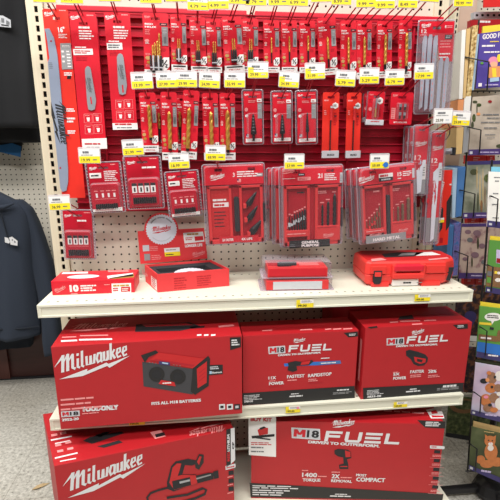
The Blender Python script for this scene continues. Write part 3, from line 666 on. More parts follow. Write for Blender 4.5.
# the wide five blade pack
def wide_blades(top, bot, wpx, Y):
    fr, w, h = pack_frame(top, bot, wpx, Y); o = thing('saw_blade_set_pack', fr, 'large clear pack of five silver saw blades at the right of the top row', 'saw blade pack')
    X = lambda u: (u-.5)*w
    Z = lambda v: -v*h
    b = MB(); d = .0012
    b.ext([(X(.05), Z(.02)), (X(.97), Z(.02)), (X(.97), Z(.07)), (X(.05), Z(.07))], 0, .0008, 'card_red')
    b.ext([(X(.05), Z(.07)), (X(.40), Z(.07)), (X(.40), Z(.10)), (X(.05), Z(.10))], 0, .0008, 'card_red'); b.ext([(X(.62), Z(.07)), (X(.97), Z(.07)), (X(.97), Z(.10)), (X(.62), Z(.10))], 0, .0008, 'card_red')
    b.ext([(X(.05), Z(.10)), (X(.97), Z(.10)), (X(.97), Z(.15)), (X(.05), Z(.15))], 0, .0008, 'card_red')
    b.ext([(X(.05), Z(.15)), (X(.55), Z(.15)), (X(.50), Z(.17)), (X(.05), Z(.17))], 0, .0008, 'card_red'); b.build('header_card', o)
    q = MB(); q.ext([(X(.60), Z(.42)), (X(.97), Z(.44)), (X(.97), Z(.15)), (X(.52), Z(.15)), (X(.56), Z(.28))], .004, .0048, 'card_red')
    q.logo(X(.1), Z(.075), X(.34), Z(.06), d, 'print_white'); q.text('12', X(.1), Z(.135), X(.24), Z(.135), h*.035, d, 'print_white'); q.text('8', X(.72), Z(.09), X(.76), Z(.09), h*.03, d, 'print_white'); q.lines(X(.78), Z(.09), X(.95), Z(.06), 2, d, 'print_pink', .5)
    q.lines(X(.6), Z(.30), X(.92), Z(.21), 3, .0052, 'print_pink', .3, 6); q.lines(X(.6), Z(.41), X(.9), Z(.34), 2, .0052, 'print_white', .4, 8); q.build('info_card', o)
    q = MB(); q.box(X(.72), X(.92), .0048, .0054, Z(.205), Z(.16), 'soft_black'); q.lines(X(.74), Z(.2), X(.9), Z(.165), 2, .0057, 'light_grey', .4); q.build('size_label', o)
    for i, (u, vt, vb) in enumerate(((.17, .17, .95), (.31, .16, .97), (.46, .17, .97), (.64, .40, .97), (.80, .40, .96))):
        q = MB(); a = .055; q.ext([(X(u-a), Z(vb)), (X(u+a*.6), Z(vb-.03)), (X(u+a), Z(vt+.04)), (X(u+a*.8), Z(vt)), (X(u-a*.5), Z(vt)), (X(u-a*1.1), Z(vt+.06))], .008, .0095, 'lilac_steel')
        q.lines(X(u-a*.5), Z(vb-.08), X(u-a*.1), Z(vt+.16), 9, .0099, 'pale_blue' if i % 2 else 'print_pink', .5, i); q.build('saw_blade', o)
    q = MB(); q.ext(rrect(X(0), -h, X(1), 0, .008), -.0015, -.0003, 'clear_flange'); rim(q, rrect(X(0), -h, X(1), 0, .008), .0022, 0)
    clear_dome(q, rrect(X(.05), Z(.975), X(.95), Z(.14), .008), -.0003, .026, .006); q.build('clamshell', o)
    return o, fr, w, h, fr.m @ Vector((0, 0, -.085*h))
r = wide_blades((437, 19.5), (431, 114), 36.5, -.08); H(r, (463.5, -1), TIP, 'dark red wire hook with price tag holding the large clear blade pack', '99.99', G1)
wide = r
# ---- guide bar packs at the left of the panel
def D(fr, mb, pts, d, m, s=1, ox=0, oy=0):
    mb.poly([fr.uv(ox+x/s, oy+y/s, d) for x, y in pts], d, m)
def TX(fr, mb, t, x0, y0, x1, y1, hpx, d, m, bold=.025):
    a = fr.uv(x0, y0, d); c = fr.uv(x1, y1, d); k = abs(fr.uv(x0, y0-hpx, d)[1]-a[1])
    mb.text(t, a[0], a[1], c[0], c[1], k, d, m, bold)
def LG(fr, mb, x0, y0, x1, y1, d, m, bolt=True, squash=1.0):
    a = fr.uv(x0, y0, d); c = fr.uv(x1, y1, d); mb.logo(a[0], a[1], c[0], c[1], d, m, bolt, squash)
def LN(fr, mb, x0, y0, x1, y1, n, d, m, fill=.5, seed=0):
    xm = (x0+x1)/2; u0 = fr.uv(x0, (y0+y1)/2, d)[0]; u1 = fr.uv(x1, (y0+y1)/2, d)[0]; a = (u0, fr.uv(xm, y1, d)[1]); c = (u1, fr.uv(xm, y0, d)[1]); mb.lines(min(a[0], c[0]), min(a[1], c[1]), max(a[0], c[0]), max(a[1], c[1]), n, d, m, fill, seed)
fr, w, h = pack_frame((55, 9), (74, 198), 24.5, -.07)
o = thing('guide_bar_pack', fr, 'tall orange red card with a long grey chainsaw bar beside the left upright', 'chainsaw bar pack', 'chainsaw bars on cards')
b = MB(); s = card_shape(b, w, h, 'card_orange', sv=.045, sw=.28, su=.52); d = .0012
LG(fr, b, 44.5, 15, 54, 13.5, d, 'print_white'); LN(fr, b, 59, 9.5, 66, 11.5, 1, d, 'print_pink'); TX(fr, b, '16"', 58.5, 32.5, 65, 32.2, 5.5, d, 'print_white', .04); LN(fr, b, 58.5, 33.5, 68, 38.5, 3, d, 'print_white', .4)
for y in (72, 108, 117, 130): LN(fr, b, 64+(y-70)*.06, y, 73+(y-70)*.06, y+(4 if y != 117 else 6), 2, d, 'print_white', .6, y)
D(fr, b, [(67, 76), (71, 75.5), (71, 79), (67, 79)], d, 'dark_steel'); b.build('card', o)
q = MB(); q.ext([fr.uv(x, y, .003) for x, y in [(44.6, 29), (49.3, 28.5), (54, 38), (57.5, 55), (60, 80), (62.6, 110), (66.5, 145), (68.2, 170), (68.2, 182), (66.5, 190.5), (62.5, 192), (60.5, 188), (57.5, 160), (56, 146), (52, 110), (49, 75), (48, 62), (49.5, 58), (47.5, 42), (46, 33)]], .0012, .0045, 'bar_steel')
q.poly([fr.uv(51+.9*math.cos(a/2), 41+.9*math.sin(a/2), .005) for a in range(12)], .0049, 'deep_red'); q.poly([fr.uv(60.3+.9*math.cos(a/2), 168+.9*math.sin(a/2), .005) for a in range(12)], .0049, 'deep_red')
LN(fr, q, 49, 62, 53, 69, 4, .0049, 'mid_grey', .3)
LG(fr, q, 55.0, 104.5, 61.0, 143, .0049, 'soft_black', True, .95); q.build('guide_bar', o)
q = MB(); q.ext([fr.uv(60, 43.3, .002), fr.uv(70.5, 43, .002), fr.uv(72.8, 69, .002), fr.uv(62, 69.5, .002)], d, d+.0006, 'grey_print'); LN(fr, q, 62, 45, 70, 47.5, 2, .0022, 'print_white', .5); LN(fr, q, 67, 50, 71, 68, 6, .0022, 'print_white', .5, 2); LN(fr, q, 62, 49, 65, 64, 3, .0022, 'print_white', .4, 4); q.build('size_label', o)
hook(fr.m @ s, (44, -6), TIP, 'dark red wire hook with price tag holding the orange red bar card', '59.99', G1)
def bar_pack(top, bot, wpx, label, bar, band, icons, foot):
    fr, w, h = pack_frame(top, bot, wpx, -.07); o = thing('guide_bar_pack', fr, label, 'chainsaw bar pack', 'chainsaw bars on cards')
    b = MB(); s = card_shape(b, w, h, 'card_red', sv=.075, sw=.32); d = .0012
    x0, y0 = top[0]-wpx/2, top[1]
    LG(fr, b, x0+1.5, y0+6, x0+10, y0+4.2, d, 'print_white'); LN(fr, b, x0+17, y0+1.5, x0+24, y0+3.5, 1, d, 'print_pink')
    LN(fr, b, x0+9, y0+13.5, x0+22, y0+16, 1, d, 'print_white', .8, 3); LN(fr, b, x0+9.5, y0+17, x0+25, y0+27, 4, d, 'print_white', .5, 5)
    LN(fr, b, band[0]+2, band[1]-2.6, band[2]-2, band[1]-.8, 1, d, 'print_white', .7, 8); LN(fr, b, band[0]+3, band[3]+1.5, band[2]-1, band[3]+6, 3, d, 'deep_red', .4, 2)
    for ix, iy in icons:
        for g in ribbon([(ix-4, iy-4.4), (ix+4, iy-4.4), (ix+4.3, iy+4.4), (ix-3.7, iy+4.4), (ix-4, iy-4.4)], .35): D(fr, b, g, d, 'print_pink')
        D(fr, b, [(ix-1.5, iy-1), (ix+1.8, iy-1), (ix+1.5, iy+3), (ix-.5, iy+3)], d, 'print_white'); LN(fr, b, ix-2.8, iy-3.5, ix+2.8, iy-2.2, 1, d, 'print_pink')
    b.build('card', o)
    q = MB(); q.ext([fr.uv(x, y, .003) for x, y in bar[0]], d, .0045, 'steel'); D(fr, q, bar[1], .0049, 'card_red'); LG(fr, q, *bar[2], .0049, 'mid_grey'); q.build('guide_bar', o)
    q = MB(); q.ext([fr.uv(band[0], band[1], .002), fr.uv(band[2], band[1]-.3, .002), fr.uv(band[2]+.6, band[3]-.3, .002), fr.uv(band[0]+.6, band[3], .002)], d, d+.0005, 'white')
    LN(fr, q, band[0]+1.5, band[1]+1, band[2]-1, band[3]-1.2, 2, .0022, bar[3], .5, 6); q.build('fit_label', o)
    q = MB(); q.ext([fr.uv(x, y, .002) for x, y in foot], d, d+.0006, 'white'); fx0, fx1, fy = foot[3][0]+2, foot[2][0]-2.5, foot[3][1]
    LN(fr, q, fx0, fy-6.6, fx1, fy-4.6, 1, .0024, 'ink_red', .7, 2); LN(fr, q, fx0+2, fy-3, fx1-2, fy-1.5, 1, .0024, 'mid_grey', .5, 4); q.build('foot_label', o)
    return fr.m @ s
def barpoly(xa, ya, xb, yb, w0, w1): 
    L = [(xa-w0*.5, ya+4), (xa-w0*.32, ya+1.2), (xa, ya), (xa+w0*.32, ya+1.2), (xa+w0*.5, ya+4)]
    return L+[(xb+w1*.55, yb-10), (xb+w1*.4, yb-1.2), (xb, yb), (xb-w1*.4, yb-1), (xb-w1*.55, yb-8)]
s = bar_pack((82.5, 12.8), (94.2, 149), 26, 'red card with a mid length grey chainsaw bar, second card from the left upright',
  (barpoly(88, 66, 91.7, 110.5, 6, 8.2), [(90, 97), (91.2, 97), (92.2, 104), (91, 104)], (86.8, 78, 89.5, 92), 'ink_red'), (73, 49, 92.5, 55), [(88, 118.5), (97, 118), (89, 129.5), (98, 129)], [(81.6, 139), (106.5, 138), (107.2, 148.6), (82.6, 149.4)])
hook(s, (71.5, -5), TIP, 'dark red wire hook with price tag holding the second chainsaw bar card', '49.99', G1)
s = bar_pack((116.8, 12.4), (125.3, 129.5), 25.2, 'red card with the shortest grey chainsaw bar, third card from the left upright',
  (barpoly(120.2, 53.3, 122.6, 95, 6.6, 8), [(121.8, 85), (123.2, 85), (123.8, 92.5), (122.4, 92.5)], (119, 65, 122, 79), 'mid_grey'), (106.6, 43, 122, 49.7), [(119.5, 104.5), (128.5, 104), (120.3, 115.5), (129.2, 115)], [(112.4, 123.2), (137.3, 123), (137.8, 129.4), (112.9, 129.8)])
hook(s, (109, -7), TIP, 'dark red wire hook with price tag holding the third chainsaw bar card', '39.99', G1)

# ---- saw chain clamshells
def chain_pack(top, bot, wpx, Y, label, foot, icons_box, chain_v, bulge=(.42, .94), strip=False):
    fr, w, h = pack_frame(top, bot, wpx, Y); o = thing('saw_chain_pack', fr, label, 'saw chain pack', 'clear packs of black saw chain')
    X = lambda u: (u-.5)*w
    Z = lambda v: -v*h
    b = MB(); d = .0012; a0, a1 = X(.07), X(.93)
    b.ext([(a0, Z(.10)), (a0, Z(.03)), (a1, Z(.03)), (a1, Z(.10))], 0, .0008, 'crimson')
    b.ext([(a0, Z(.10)), (X(.36), Z(.10)), (X(.36), Z(.14)), (a0, Z(.14))], 0, .0008, 'crimson'); b.ext([(X(.64), Z(.10)), (a1, Z(.10)), (a1, Z(.14)), (X(.64), Z(.14))], 0, .0008, 'crimson')
    b.ext([(a0, Z(.14)), (a1, Z(.14)), (a1, Z(.965)), (a0, Z(.965))], 0, .0008, 'crimson')
    b.logo(X(.12), Z(.14), X(.32), Z(.12), d, 'print_white'); b.lines(X(.7), Z(.075), X(.9), Z(.05), 1, d, 'print_pink', .6)
    if strip: b.rect(X(.10), Z(.31), X(.42), Z(.21), d, 'white'); b.lines(X(.14), Z(.28), X(.36), Z(.24), 1, d+.0003, 'soft_black', .7); b.lines(X(.5), Z(.38), X(.9), Z(.17), 6, d, 'print_white', .45, 4)
    else: b.lines(X(.48), Z(.24), X(.85), Z(.20), 1, d, 'print_white', .8); b.lines(X(.48), Z(.36), X(.8), Z(.26), 3, d, 'deep_red', .45)
    b.build('card', o)
    q = MB(); P = rrect(X(.10), Z(bulge[1]), X(.90), Z(bulge[0]), w*.09); cx, cz = 0, (Z(bulge[0])+Z(bulge[1]))/2
    q.taper(P, d, [(cx+(x-cx)*.94, cz+(z-cz)*.93) for x, z in P], .010, 'crimson', cap0=False); dd = .0104
    for k, u in enumerate((.25, .42, .58, .74)):
        if icons_box:
            q.rect(X(u-.065), Z(.68), X(u+.065), Z(.50), dd, 'white'); q.rect(X(u-.065), Z(.55), X(u+.065), Z(.50), dd+.0003, 'soft_black'); q.rect(X(u-.02), Z(.66), X(u+.025), Z(.58), dd+.0003, 'soft_black')
        else:
            q.lines(X(u-.06), Z(.57), X(u+.06), Z(.54), 1, dd, 'print_pink', .6, k); q.rect(X(u-.025), Z(.68), X(u+.03), Z(.60), dd, 'print_white')
    q.rect(X(.2), Z(.715), X(.8), Z(.708), dd, 'print_pink'); q.build('blister', o)
    q = MB(); r = random.Random(3); c0, c1 = chain_v; n = 22
    for k in range(n):
        u = .19+.62*k/n; q.box(X(u), X(u+.021), dd, dd+.002+.002*(k % 2), Z(c1)+h*.012*r.random(), Z(c0)-h*.012*r.random(), 'black' if k % 2 else 'soft_black')
    for k in range(14): q.box(X(.2+.6*k/14), X(.2+.6*k/14+.02), dd+.003, dd+.0045, Z(c0+(c1-c0)*.6), Z(c0+(c1-c0)*.35), 'dark_steel')
    q.build('saw_chain', o)
    if foot:
        q = MB(); q.ext([(X(.10), Z(.955)), (X(.92), Z(.955)), (X(.92), Z(.885)), (X(.10), Z(.905))], dd, dd+.0006, 'white'); q.lines(X(.16), Z(.945), X(.85), Z(.905), 2, dd+.001, 'ink_red', .4, 3); q.build('foot_label', o)
    q = MB(); q.ext(rrect(X(0), -h, X(1), 0, .006), -.0015, -.0003, 'clear_flange'); rim(q, rrect(X(0), -h, X(1), 0, .006), .0022, 0)
    for k in range(15):
        for u in (.035, .965): q.rect(X(u)-.001, Z(.05+.06*k)-.001, X(u)+.001, Z(.05+.06*k)+.001, 0, 'light_grey')
        q.rect(X(.05+.06*k)-.001, Z(.982)-.001, X(.05+.06*k)+.001, Z(.982)+.001, .0, 'light_grey')
    clear_dome(q, rrect(X(.08), Z(.955), X(.92), Z(.40), w*.08), d, .016, .004); q.build('clamshell', o)
    return fr.m @ Vector((0, 0, Z(.12)))
def Hs(s, *a, **k): return hook(s, *a, **k)
Hs(chain_pack((102.5, 161.5), (108.8, 213), 36, -.10, 'clear saw chain pack with four white icons, left of the three under the red panel', True, False, (.80, .91), strip=True), (89.5, 156), -.19, 'dark red wire hook with price tag holding the left saw chain pack', '19.99', G3, style=0)
Hs(chain_pack((141.5, 155.5), (146.5, 209), 38, -.10, 'clear saw chain pack with four white boxes, middle of the three under the red panel', False, True, (.76, .89)), (133, 148), -.19, 'dark red wire hook with price tag holding the middle saw chain pack', '21.99', G3, style=0)
Hs(chain_pack((181, 170.5), (186.3, 217), 34.5, -.10, 'tilted clear saw chain pack with white foot, beside the three bit set', True, False, (.78, .90), strip=True), (179, 161.5), -.19, 'dark red wire hook with yellow tag holding the tilted saw chain pack', '18.99', G3, style=0)
Hs(chain_pack((77, 209.3), (80.5, 259.5), 33, -.075, 'clear saw chain pack hanging lowest, under the orange red bar card', False, True, (.78, .91)), (59.6, 203), -.19, 'dark red wire hook with price tag holding the lowest saw chain pack', '36.99', G3, style=0)

# ---- bit sets in clamshells
def bit_set(top, bot, wpx, Y, label, kind, front=True):
    fr, w, h = pack_frame(top, bot, wpx, Y); o = thing('bit_set_clamshell', fr, label, 'bit set', 'bit sets in large clear clamshells')
    X = lambda u: (u-.5)*w
    Z = lambda v: -v*h
    d = .0012; D0 = .012
    b = MB(); hv = .25 if kind == 1 else .225
    b.ext([(X(.035), Z(.055)), (X(.035), Z(.02)), (X(.97), Z(.02)), (X(.97), Z(.055))], 0, D0, 'card_red')
    for ua, ub in ((.035, .2), (.32, .72), (.84, .97)): b.ext([(X(ua), Z(.09)), (X(ub), Z(.09)), (X(ub), Z(.055)), (X(ua), Z(.055))], 0, D0, 'card_red')
    b.ext([(X(.035), Z(hv)), (X(.97), Z(hv)), (X(.97), Z(.09)), (X(.035), Z(.09))], 0, D0, 'card_red'); e = D0+.0005
    if front:
        if kind == 1:
            b.logo(X(.14), Z(.175), X(.35), Z(.145), e, 'print_white'); b.text('3', X(.485), Z(.16), X(.515), Z(.16), h*.05, e, 'print_white'); b.lines(X(.55), Z(.17), X(.9), Z(.09), 3, e, 'print_white', .5, 2); b.rect(X(.55), Z(.225), X(.61), Z(.185), e, 'print_pink'); b.rect(X(.55), Z(.205), X(.575), Z(.185), e+.0003, 'navy_band'); b.rect(X(.86), Z(.165), X(.96), Z(.125), e, 'grey_print'); b.lines(X(.87), Z(.16), X(.95), Z(.13), 1, e+.0003, 'white', .6)
        elif kind == 2:
            b.logo(X(.05), Z(.07), X(.25), Z(.055), e, 'print_pink'); b.rect(X(.29), Z(.12), X(.39), Z(.09), e, 'soft_black'); b.lines(X(.3), Z(.115), X(.38), Z(.095), 1, e+.0003, 'light_grey', .6)
            b.rect(X(.28), Z(.175), X(.48), Z(.135), e, 'print_pink'); b.lines(X(.30), Z(.17), X(.46), Z(.14), 2, e+.0003, 'ink_red', .5); b.rect(X(.05), Z(.15), X(.24), Z(.145), e, 'print_white')
            b.text('21', X(.59), Z(.155), X(.66), Z(.155), h*.055, e, 'print_white', .03); b.lines(X(.69), Z(.19), X(.9), Z(.10), 4, e, 'print_white', .5, 3)
            b.rect(X(.93), Z(.22), X(.97), Z(.10), e, 'light_grey'); b.lines(X(.935), Z(.21), X(.965), Z(.12), 4, e+.0003, 'mid_grey', .5)
        else:
            b.logo(X(.03), Z(.175), X(.28), Z(.145), e, 'print_white'); b.rect(X(.36), Z(.20), X(.60), Z(.155), e, 'soft_black'); b.rect(X(.36), Z(.155), X(.60), Z(.105), e, 'white'); b.lines(X(.38), Z(.15), X(.57), Z(.115), 1, e+.0003, 'ink_red', .7); b.lines(X(.4), Z(.195), X(.56), Z(.165), 1, e+.0003, 'light_grey', .6)
            b.text('15', X(.68), Z(.16), X(.75), Z(.16), h*.05, e, 'print_white', .03); b.lines(X(.68), Z(.2), X(.75), Z(.175), 1, e, 'print_white', .5); b.lines(X(.77), Z(.17), X(.93), Z(.10), 3, e, 'print_white', .5, 7); b.rect(X(.93), Z(.20), X(.97), Z(.08), e, 'light_grey')
    b.build('header_card', o)
    # open two-leaf case seen through the shell
    b = MB(); t0, t1 = (hv+.015, .975); back = .002
    b.box(X(.06), X(.96), 0, back, Z(t1), Z(t0), 'deep_red')  # back in a darker red: shade of the recess put into the colour
    leaf = ((.07, .47), (.55, .95)) if kind != 1 else ((.07, .45), (.57, .95))
    for ua, ub in leaf:
        for (a, c, v0, v1) in ((ua, ua+.045, t0, t1), (ub-.045, ub, t0, t1), (ua, ub, t0, t0+.03), (ua, ub, t1-.05, t1)): b.box(X(a), X(c), back, D0, Z(v1), Z(v0), 'tray_red')
    b.build('case', o, bevel=.0012)
    def latch(u0, u1, v0, v1):
        q = MB(); q.ext(rrect(X(u0), Z(v1), X(u1), Z(v0), (X(u1)-X(u0))*.35), back, D0+.003, 'soft_black'); q.build('latch', o, bevel=.001)
    if kind == 1:
        latch(.485, .565, .40, .83); latch(.945, .985, .49, .72)
        if front:
            q = MB(); q.box(X(.115), X(.43), back, .006, Z(.90), Z(t0+.03), 'pic_red'); e = .0065
            q.lines(X(.15), Z(.45), X(.39), Z(.415), 1, e, 'print_white', .7, 5); q.rect(X(.15), Z(.52), X(.40), Z(.465), e, 'print_white'); q.lines(X(.17), Z(.515), X(.36), Z(.475), 1, e+.0003, 'ink_red', .6); q.lines(X(.16), Z(.78), X(.36), Z(.56), 5, e, 'soft_black', .25, 9); q.build('info_panel', o)
            for k, (u, v, s) in enumerate(((.74, .47, 1.0), (.75, .645, 1.0), (.79, .82, 1.15))):
                q = MB(); L = .037*s; a = .95 if k < 2 else .85; ca, sa = math.cos(a), math.sin(a); R = .0092*s; pr = [(R*.35, -L*.62), (R*.35, -L*.30), (R*.95, -L*.30), (R, L*.0), (R*.72, L*.35), (R*.45, L*.7), (.0005, L)]; n = 10
                vs = [(X(u)+ca*t-sa*r*math.cos(2*PI*j/n), -.010-r*math.sin(2*PI*j/n)*.6, Z(v)+sa*t+ca*r*math.cos(2*PI*j/n)) for r, t in pr for j in range(n)]
                q.raw(vs, [(i*n+j, i*n+(j+1) % n, (i+1)*n+(j+1) % n, (i+1)*n+j) for i in range(len(pr)-1) for j in range(n)], 'dark_steel'); q.build('step_bit', o)
                q = MB(); q.box(X(u-.11), X(u-.06), back, .016, Z(v+.075), Z(v+.02), 'tray_red'); q.build('bit_clip', o, bevel=.001)
            q = MB(); q.box(X(.22), X(.86), D0, D0+.0008, Z(.965), Z(.885), 'ink_red'); q.text('3X FASTER', X(.27), Z(.945), X(.45), Z(.945), h*.032, D0+.0012, 'print_white'); q.text('4X LIFE', X(.58), Z(.945), X(.76), Z(.945), h*.032, D0+.0012, 'print_white'); q.build('claim_label', o)
    else:
        latch(.485, .535, .38, .90) if kind == 3 else None
        latch(.955, .99, .52, .76)
        if front:
            bm = 'dark_steel' if kind == 2 else 'bronze'
            LB = [(.10, .64), (.145, .60), (.185, .61), (.225, .575), (.265, .565), (.305, .55), (.345, .54), (.385, .52)] if kind == 2 else [(.13, .70), (.18, .67), (.225, .64), (.27, .61), (.315, .57), (.36, .51)]
            RB = [(.58, .545), (.67, .475), (.76, .44), (.86, .35)] if kind == 2 else [(.60, .58), (.69, .54), (.77, .51), (.87, .44)]
            ledge = .78 if kind == 2 else .80; ledge2 = .74
            for k, (u, v) in enumerate(LB):
                drill_mesh(Z(ledge+.01), Z(v), .0016+.0003*k, bm, bm, .0, X(u+.01), .007, n=7).build('drill_bit', o)
                q = MB(); q.box(X(u-.012), X(u+.022), back, .009, Z(v+.115+(.02 if k % 2 else 0)), Z(v+.085), 'light_grey' if kind == 2 else 'tray_red'); q.build('bit_clip', o)
            for k, (u, v) in enumerate(RB): drill_mesh(Z(ledge2+.01), Z(v), .0026+.0009*k, bm, bm, .0, X(u), .008, n=8).build('drill_bit', o)
            q = MB(); q.box(X(leaf[0][0]+.02), X(leaf[0][1]-.02), back, .014, Z(.86), Z(ledge), 'tray_red'); q.lines(X(.11), Z(.835), X(.42), Z(.81), 1, .0145, 'print_pink', .5, 3)
            q.box(X(leaf[1][0]+.02), X(leaf[1][1]-.02), back, .014, Z(.93), Z(ledge2), 'tray_red'); q.logo(X(.68), Z(.875), X(.84), Z(.86), .0145, 'print_pink'); q.lines(X(.58), Z(.77), X(.92), Z(.75), 1, .0145, 'deep_red', .5)
            if kind == 3: q.logo(X(.17), Z(.90), X(.37), Z(.885), .0145, 'print_pink')
            q.build('bit_rail', o, bevel=.001)
            q = MB(); q.lines(X(.28), Z(.335), X(.42), Z(.31), 1, .0025, 'soft_black' if kind == 2 else 'print_pink', .8); q.lines(X(.58), Z(.35), X(.76), Z(.31), 2, .0025, 'print_pink', .6, 5); q.lines(X(.11), Z(.42), X(.15), Z(.31), 4, .0025, 'soft_black', .4)
            for k, (u, v) in enumerate(LB): q.rect(X(u), Z(v-.008), X(u+.03), Z(v-.026), .0025, 'print_pink')
            for k, (u, v) in enumerate(RB): q.rect(X(u-.03), Z(v-.01), X(u+.03), Z(v-.024), .0025, 'print_pink')
            q.build('size_marks', o)
            q = MB(); 
            if kind == 2:
                q.box(X(.14), X(.78), D0, D0+.004, Z(1.0), Z(.905), 'band_black'); q.text('GENERAL', X(.33), Z(.950), X(.61), Z(.950), h*.034, D0+.0045, 'print_white', .03); q.text('PURPOSE', X(.33), Z(.992), X(.61), Z(.992), h*.034, D0+.0045, 'print_white', .03); q.lines(X(.15), Z(.985), X(.24), Z(.945), 2, D0+.0045, 'mid_grey', .4)
            else:
                q.box(X(.10), X(.80), D0, D0+.004, Z(.975), Z(.885), 'grey_print'); q.text('HARD METAL', X(.22), Z(.958), X(.70), Z(.958), h*.040, D0+.0045, 'print_white', .03)
            q.build('name_label', o)
    q = MB(); q.ext(rrect(X(0), -h, X(1), 0, .008), -.0015, -.0003, 'clear_flange'); rim(q, rrect(X(0), -h, X(1), 0, .008), .0022, 0)
    clear_dome(q, rrect(X(.03), Z(.985), X(.985), Z(.015), .008), -.0003, .027, .004); q.build('clamshell', o)
    return fr.m @ Vector((X(.27), 0, Z(.075)))
s = bit_set((233, 163.2), (236.5, 244), 62, -.135, 'clear clamshell with three dark step bits laid at a slant', 1)
Hs(s, (215.5, 153.5), -.19, 'dark red wire hook with yellow tag holding the three step bit set', '69.99', G3, style=0)
s = bit_set((311, 165), (311, 246), 63.5, -.15, 'clear clamshell of black drill bits with a black general purpose label', 2)
Hs(s, (294.3, 162), -.205, 'dark red wire hook with price tag holding the black general purpose bit set', '57.99', G3, style=0)
for k, (t, bo) in enumerate((((302, 166.2), (301.5, 243)), ((295.5, 167.3), (294.5, 240)))): bit_set(t, bo, 60-2*k, -.116+.036*k, ['second clear clamshell right behind the black general purpose bit set', 'rear clear clamshell two places behind the black general purpose bit set'][k], 2, False)
s = bit_set((385, 164.5), (387, 241.5), 57, -.15, 'clear clamshell of bronze drill bits with a grey hard metal label', 3)
Hs(s, (379.5, 161.7), -.205, 'dark red wire hook with blue dotted tag holding the hard metal bit set', '59.99', G3, style=0, dot='royal')
for k, (t, bo) in enumerate((((378, 165.5), (380, 239)), ((371.5, 166.5), (373, 236.5)))): bit_set(t, bo, 55-1.5*k, -.116+.036*k, ['second clear clamshell right behind the bronze hard metal bit set', 'rear clear clamshell two places behind the bronze hard metal bit set'][k], 3, False)
# ------------------------------------------------------------------ things on the top shelf
def flat_box(mb, w, dep, h, m): mb.box3(0, w, 0, dep, 0, h, m)
def TOP(fr, mb, pts, h, m, e=.0006): mb.raw([(max(x, getattr(fr, 'bl', 0)*y+.006), max(y, .003), h+e) for x, y in [fr.top(px, py, h) for px, py in pts]], [tuple(range(len(pts)))], m)
# flat pack of blades with an oval window
fr = Frame((.0235, -.185, ZS1), yaw=.01); w, h, dp = .231, .042, .098
o = thing('blade_box', fr, 'flat red box of saw blades with an oval window on the top shelf', 'box')
b = MB(); flat_box(b, w, dp, h, 'card_red'); b.build('carton', o, bevel=.001)
b = MB(); e = .0006; LG(fr, b, 55.5, 292, 65.5, 287.5, e, 'print_pink'); TX(fr, b, '10', 70, 292, 79, 291.6, 7, e, 'print_white', .05); LN(fr, b, 71, 293, 78, 294.6, 1, e, 'print_pink', .7); LN(fr, b, 80.5, 284.5, 97, 291.5, 3, e, 'print_white', .6, 2); LN(fr, b, 104, 284, 111, 285.2, 1, e, 'print_pink', .6); b.build('lettering', o)
b = MB(); b.ext([fr.uv(x, y, e) for x, y in [(111.5, 283.7), (131, 283), (131.2, 292.7), (112, 293.5)]], 0, e, 'white'); LN(fr, b, 113, 284.5, 130, 286.5, 1, .001, 'gold', .8, 3); LN(fr, b, 113, 287.5, 119, 291.5, 2, .001, 'ink_red', .6, 6); D(fr, b, [(121, 287), (130, 286.7), (130.2, 291.5), (121, 291.8)], .001, 'ink_red'); LN(fr, b, 122, 288, 129, 291, 2, .0014, 'white', .5); b.build('offer_label', o)
b = MB(); cx, cy = fr.top(83.5, 276.6, h); c2, _ = fr.top(99.5, 276.6, h); rx = c2-cx; b.raw([(cx+rx*math.cos(2*PI*i/28), cy+.021*math.sin(2*PI*i/28), h+.0004) for i in range(28)], [tuple(range(28))], 'soft_black')
b.raw([(cx+rx*.98*math.cos(2*PI*i/28), cy-.002+.019*math.sin(2*PI*i/28), h+.0008) for i in range(28)], [tuple(range(28))], 'blade_white'); b.build('window', o)
b = MB(); TOP(fr, b, [(62.5, 272.4), (88, 271.8), (88, 273.6), (61.5, 274.2)], h, 'print_white'); TOP(fr, b, [(53, 281.6), (70, 281), (71, 282.4), (52.8, 283)], h, 'print_pink'); TOP(fr, b, [(108, 278.5), (134, 274), (134, 277.5), (112, 281.2)], h, 'gold'); TOP(fr, b, [(107, 276), (133, 273), (133, 276.2), (108, 279)], h, 'print_white'); TOP(fr, b, [(108, 270.8), (128, 270.5), (129, 271.8), (108, 272.2)], h, 'print_pink'); b.build('top_print', o)

# open display tray with header card and round blade
TR = Frame((.322, -.191, ZS1)); o = thing('blade_display_tray', TR, 'open red tray of circular saw blades with an upright header card', 'display box')
FL, FR_, BR, BL = (0, 0), (.211, .040), (.158, .150), (-.050, .110); h = .055
def wall_between(mb, a, c, z0, z1, th, m):
    dx, dy = c[0]-a[0], c[1]-a[1]; l = math.hypot(dx, dy); nx, ny = -dy/l*th, dx/l*th
    q = [a, c, (c[0]+nx, c[1]+ny), (a[0]+nx, a[1]+ny)]
    mb.raw([(x, y, z0) for x, y in q]+[(x, y, z1) for x, y in q], [(0, 1, 5, 4), (1, 2, 6, 5), (2, 3, 7, 6), (3, 0, 4, 7), (4, 5, 6, 7), (3, 2, 1, 0)], m)
b = MB()
for a, c in ((FL, FR_), (FR_, BR), (BR, BL), (BL, FL)): wall_between(b, a, c, 0, h, .004, 'worn_red')
b.raw([(x, y, .001) for x, y in (FL, FR_, BR, BL)]+[(x, y, .004) for x, y in (FL, FR_, BR, BL)], [(3, 2, 1, 0), (4, 5, 6, 7)], 'card_red'); b.build('tray', o)
def inset(q, k): 
    cx = sum(p[0] for p in q)/4; cy = sum(p[1] for p in q)/4; return [(cx+(x-cx)*k, cy+(y-cy)*k) for x, y in q]
b = MB(); q = [FL, FR_, BR, BL]; q1 = inset(q, .94); q2 = inset(q, .74)
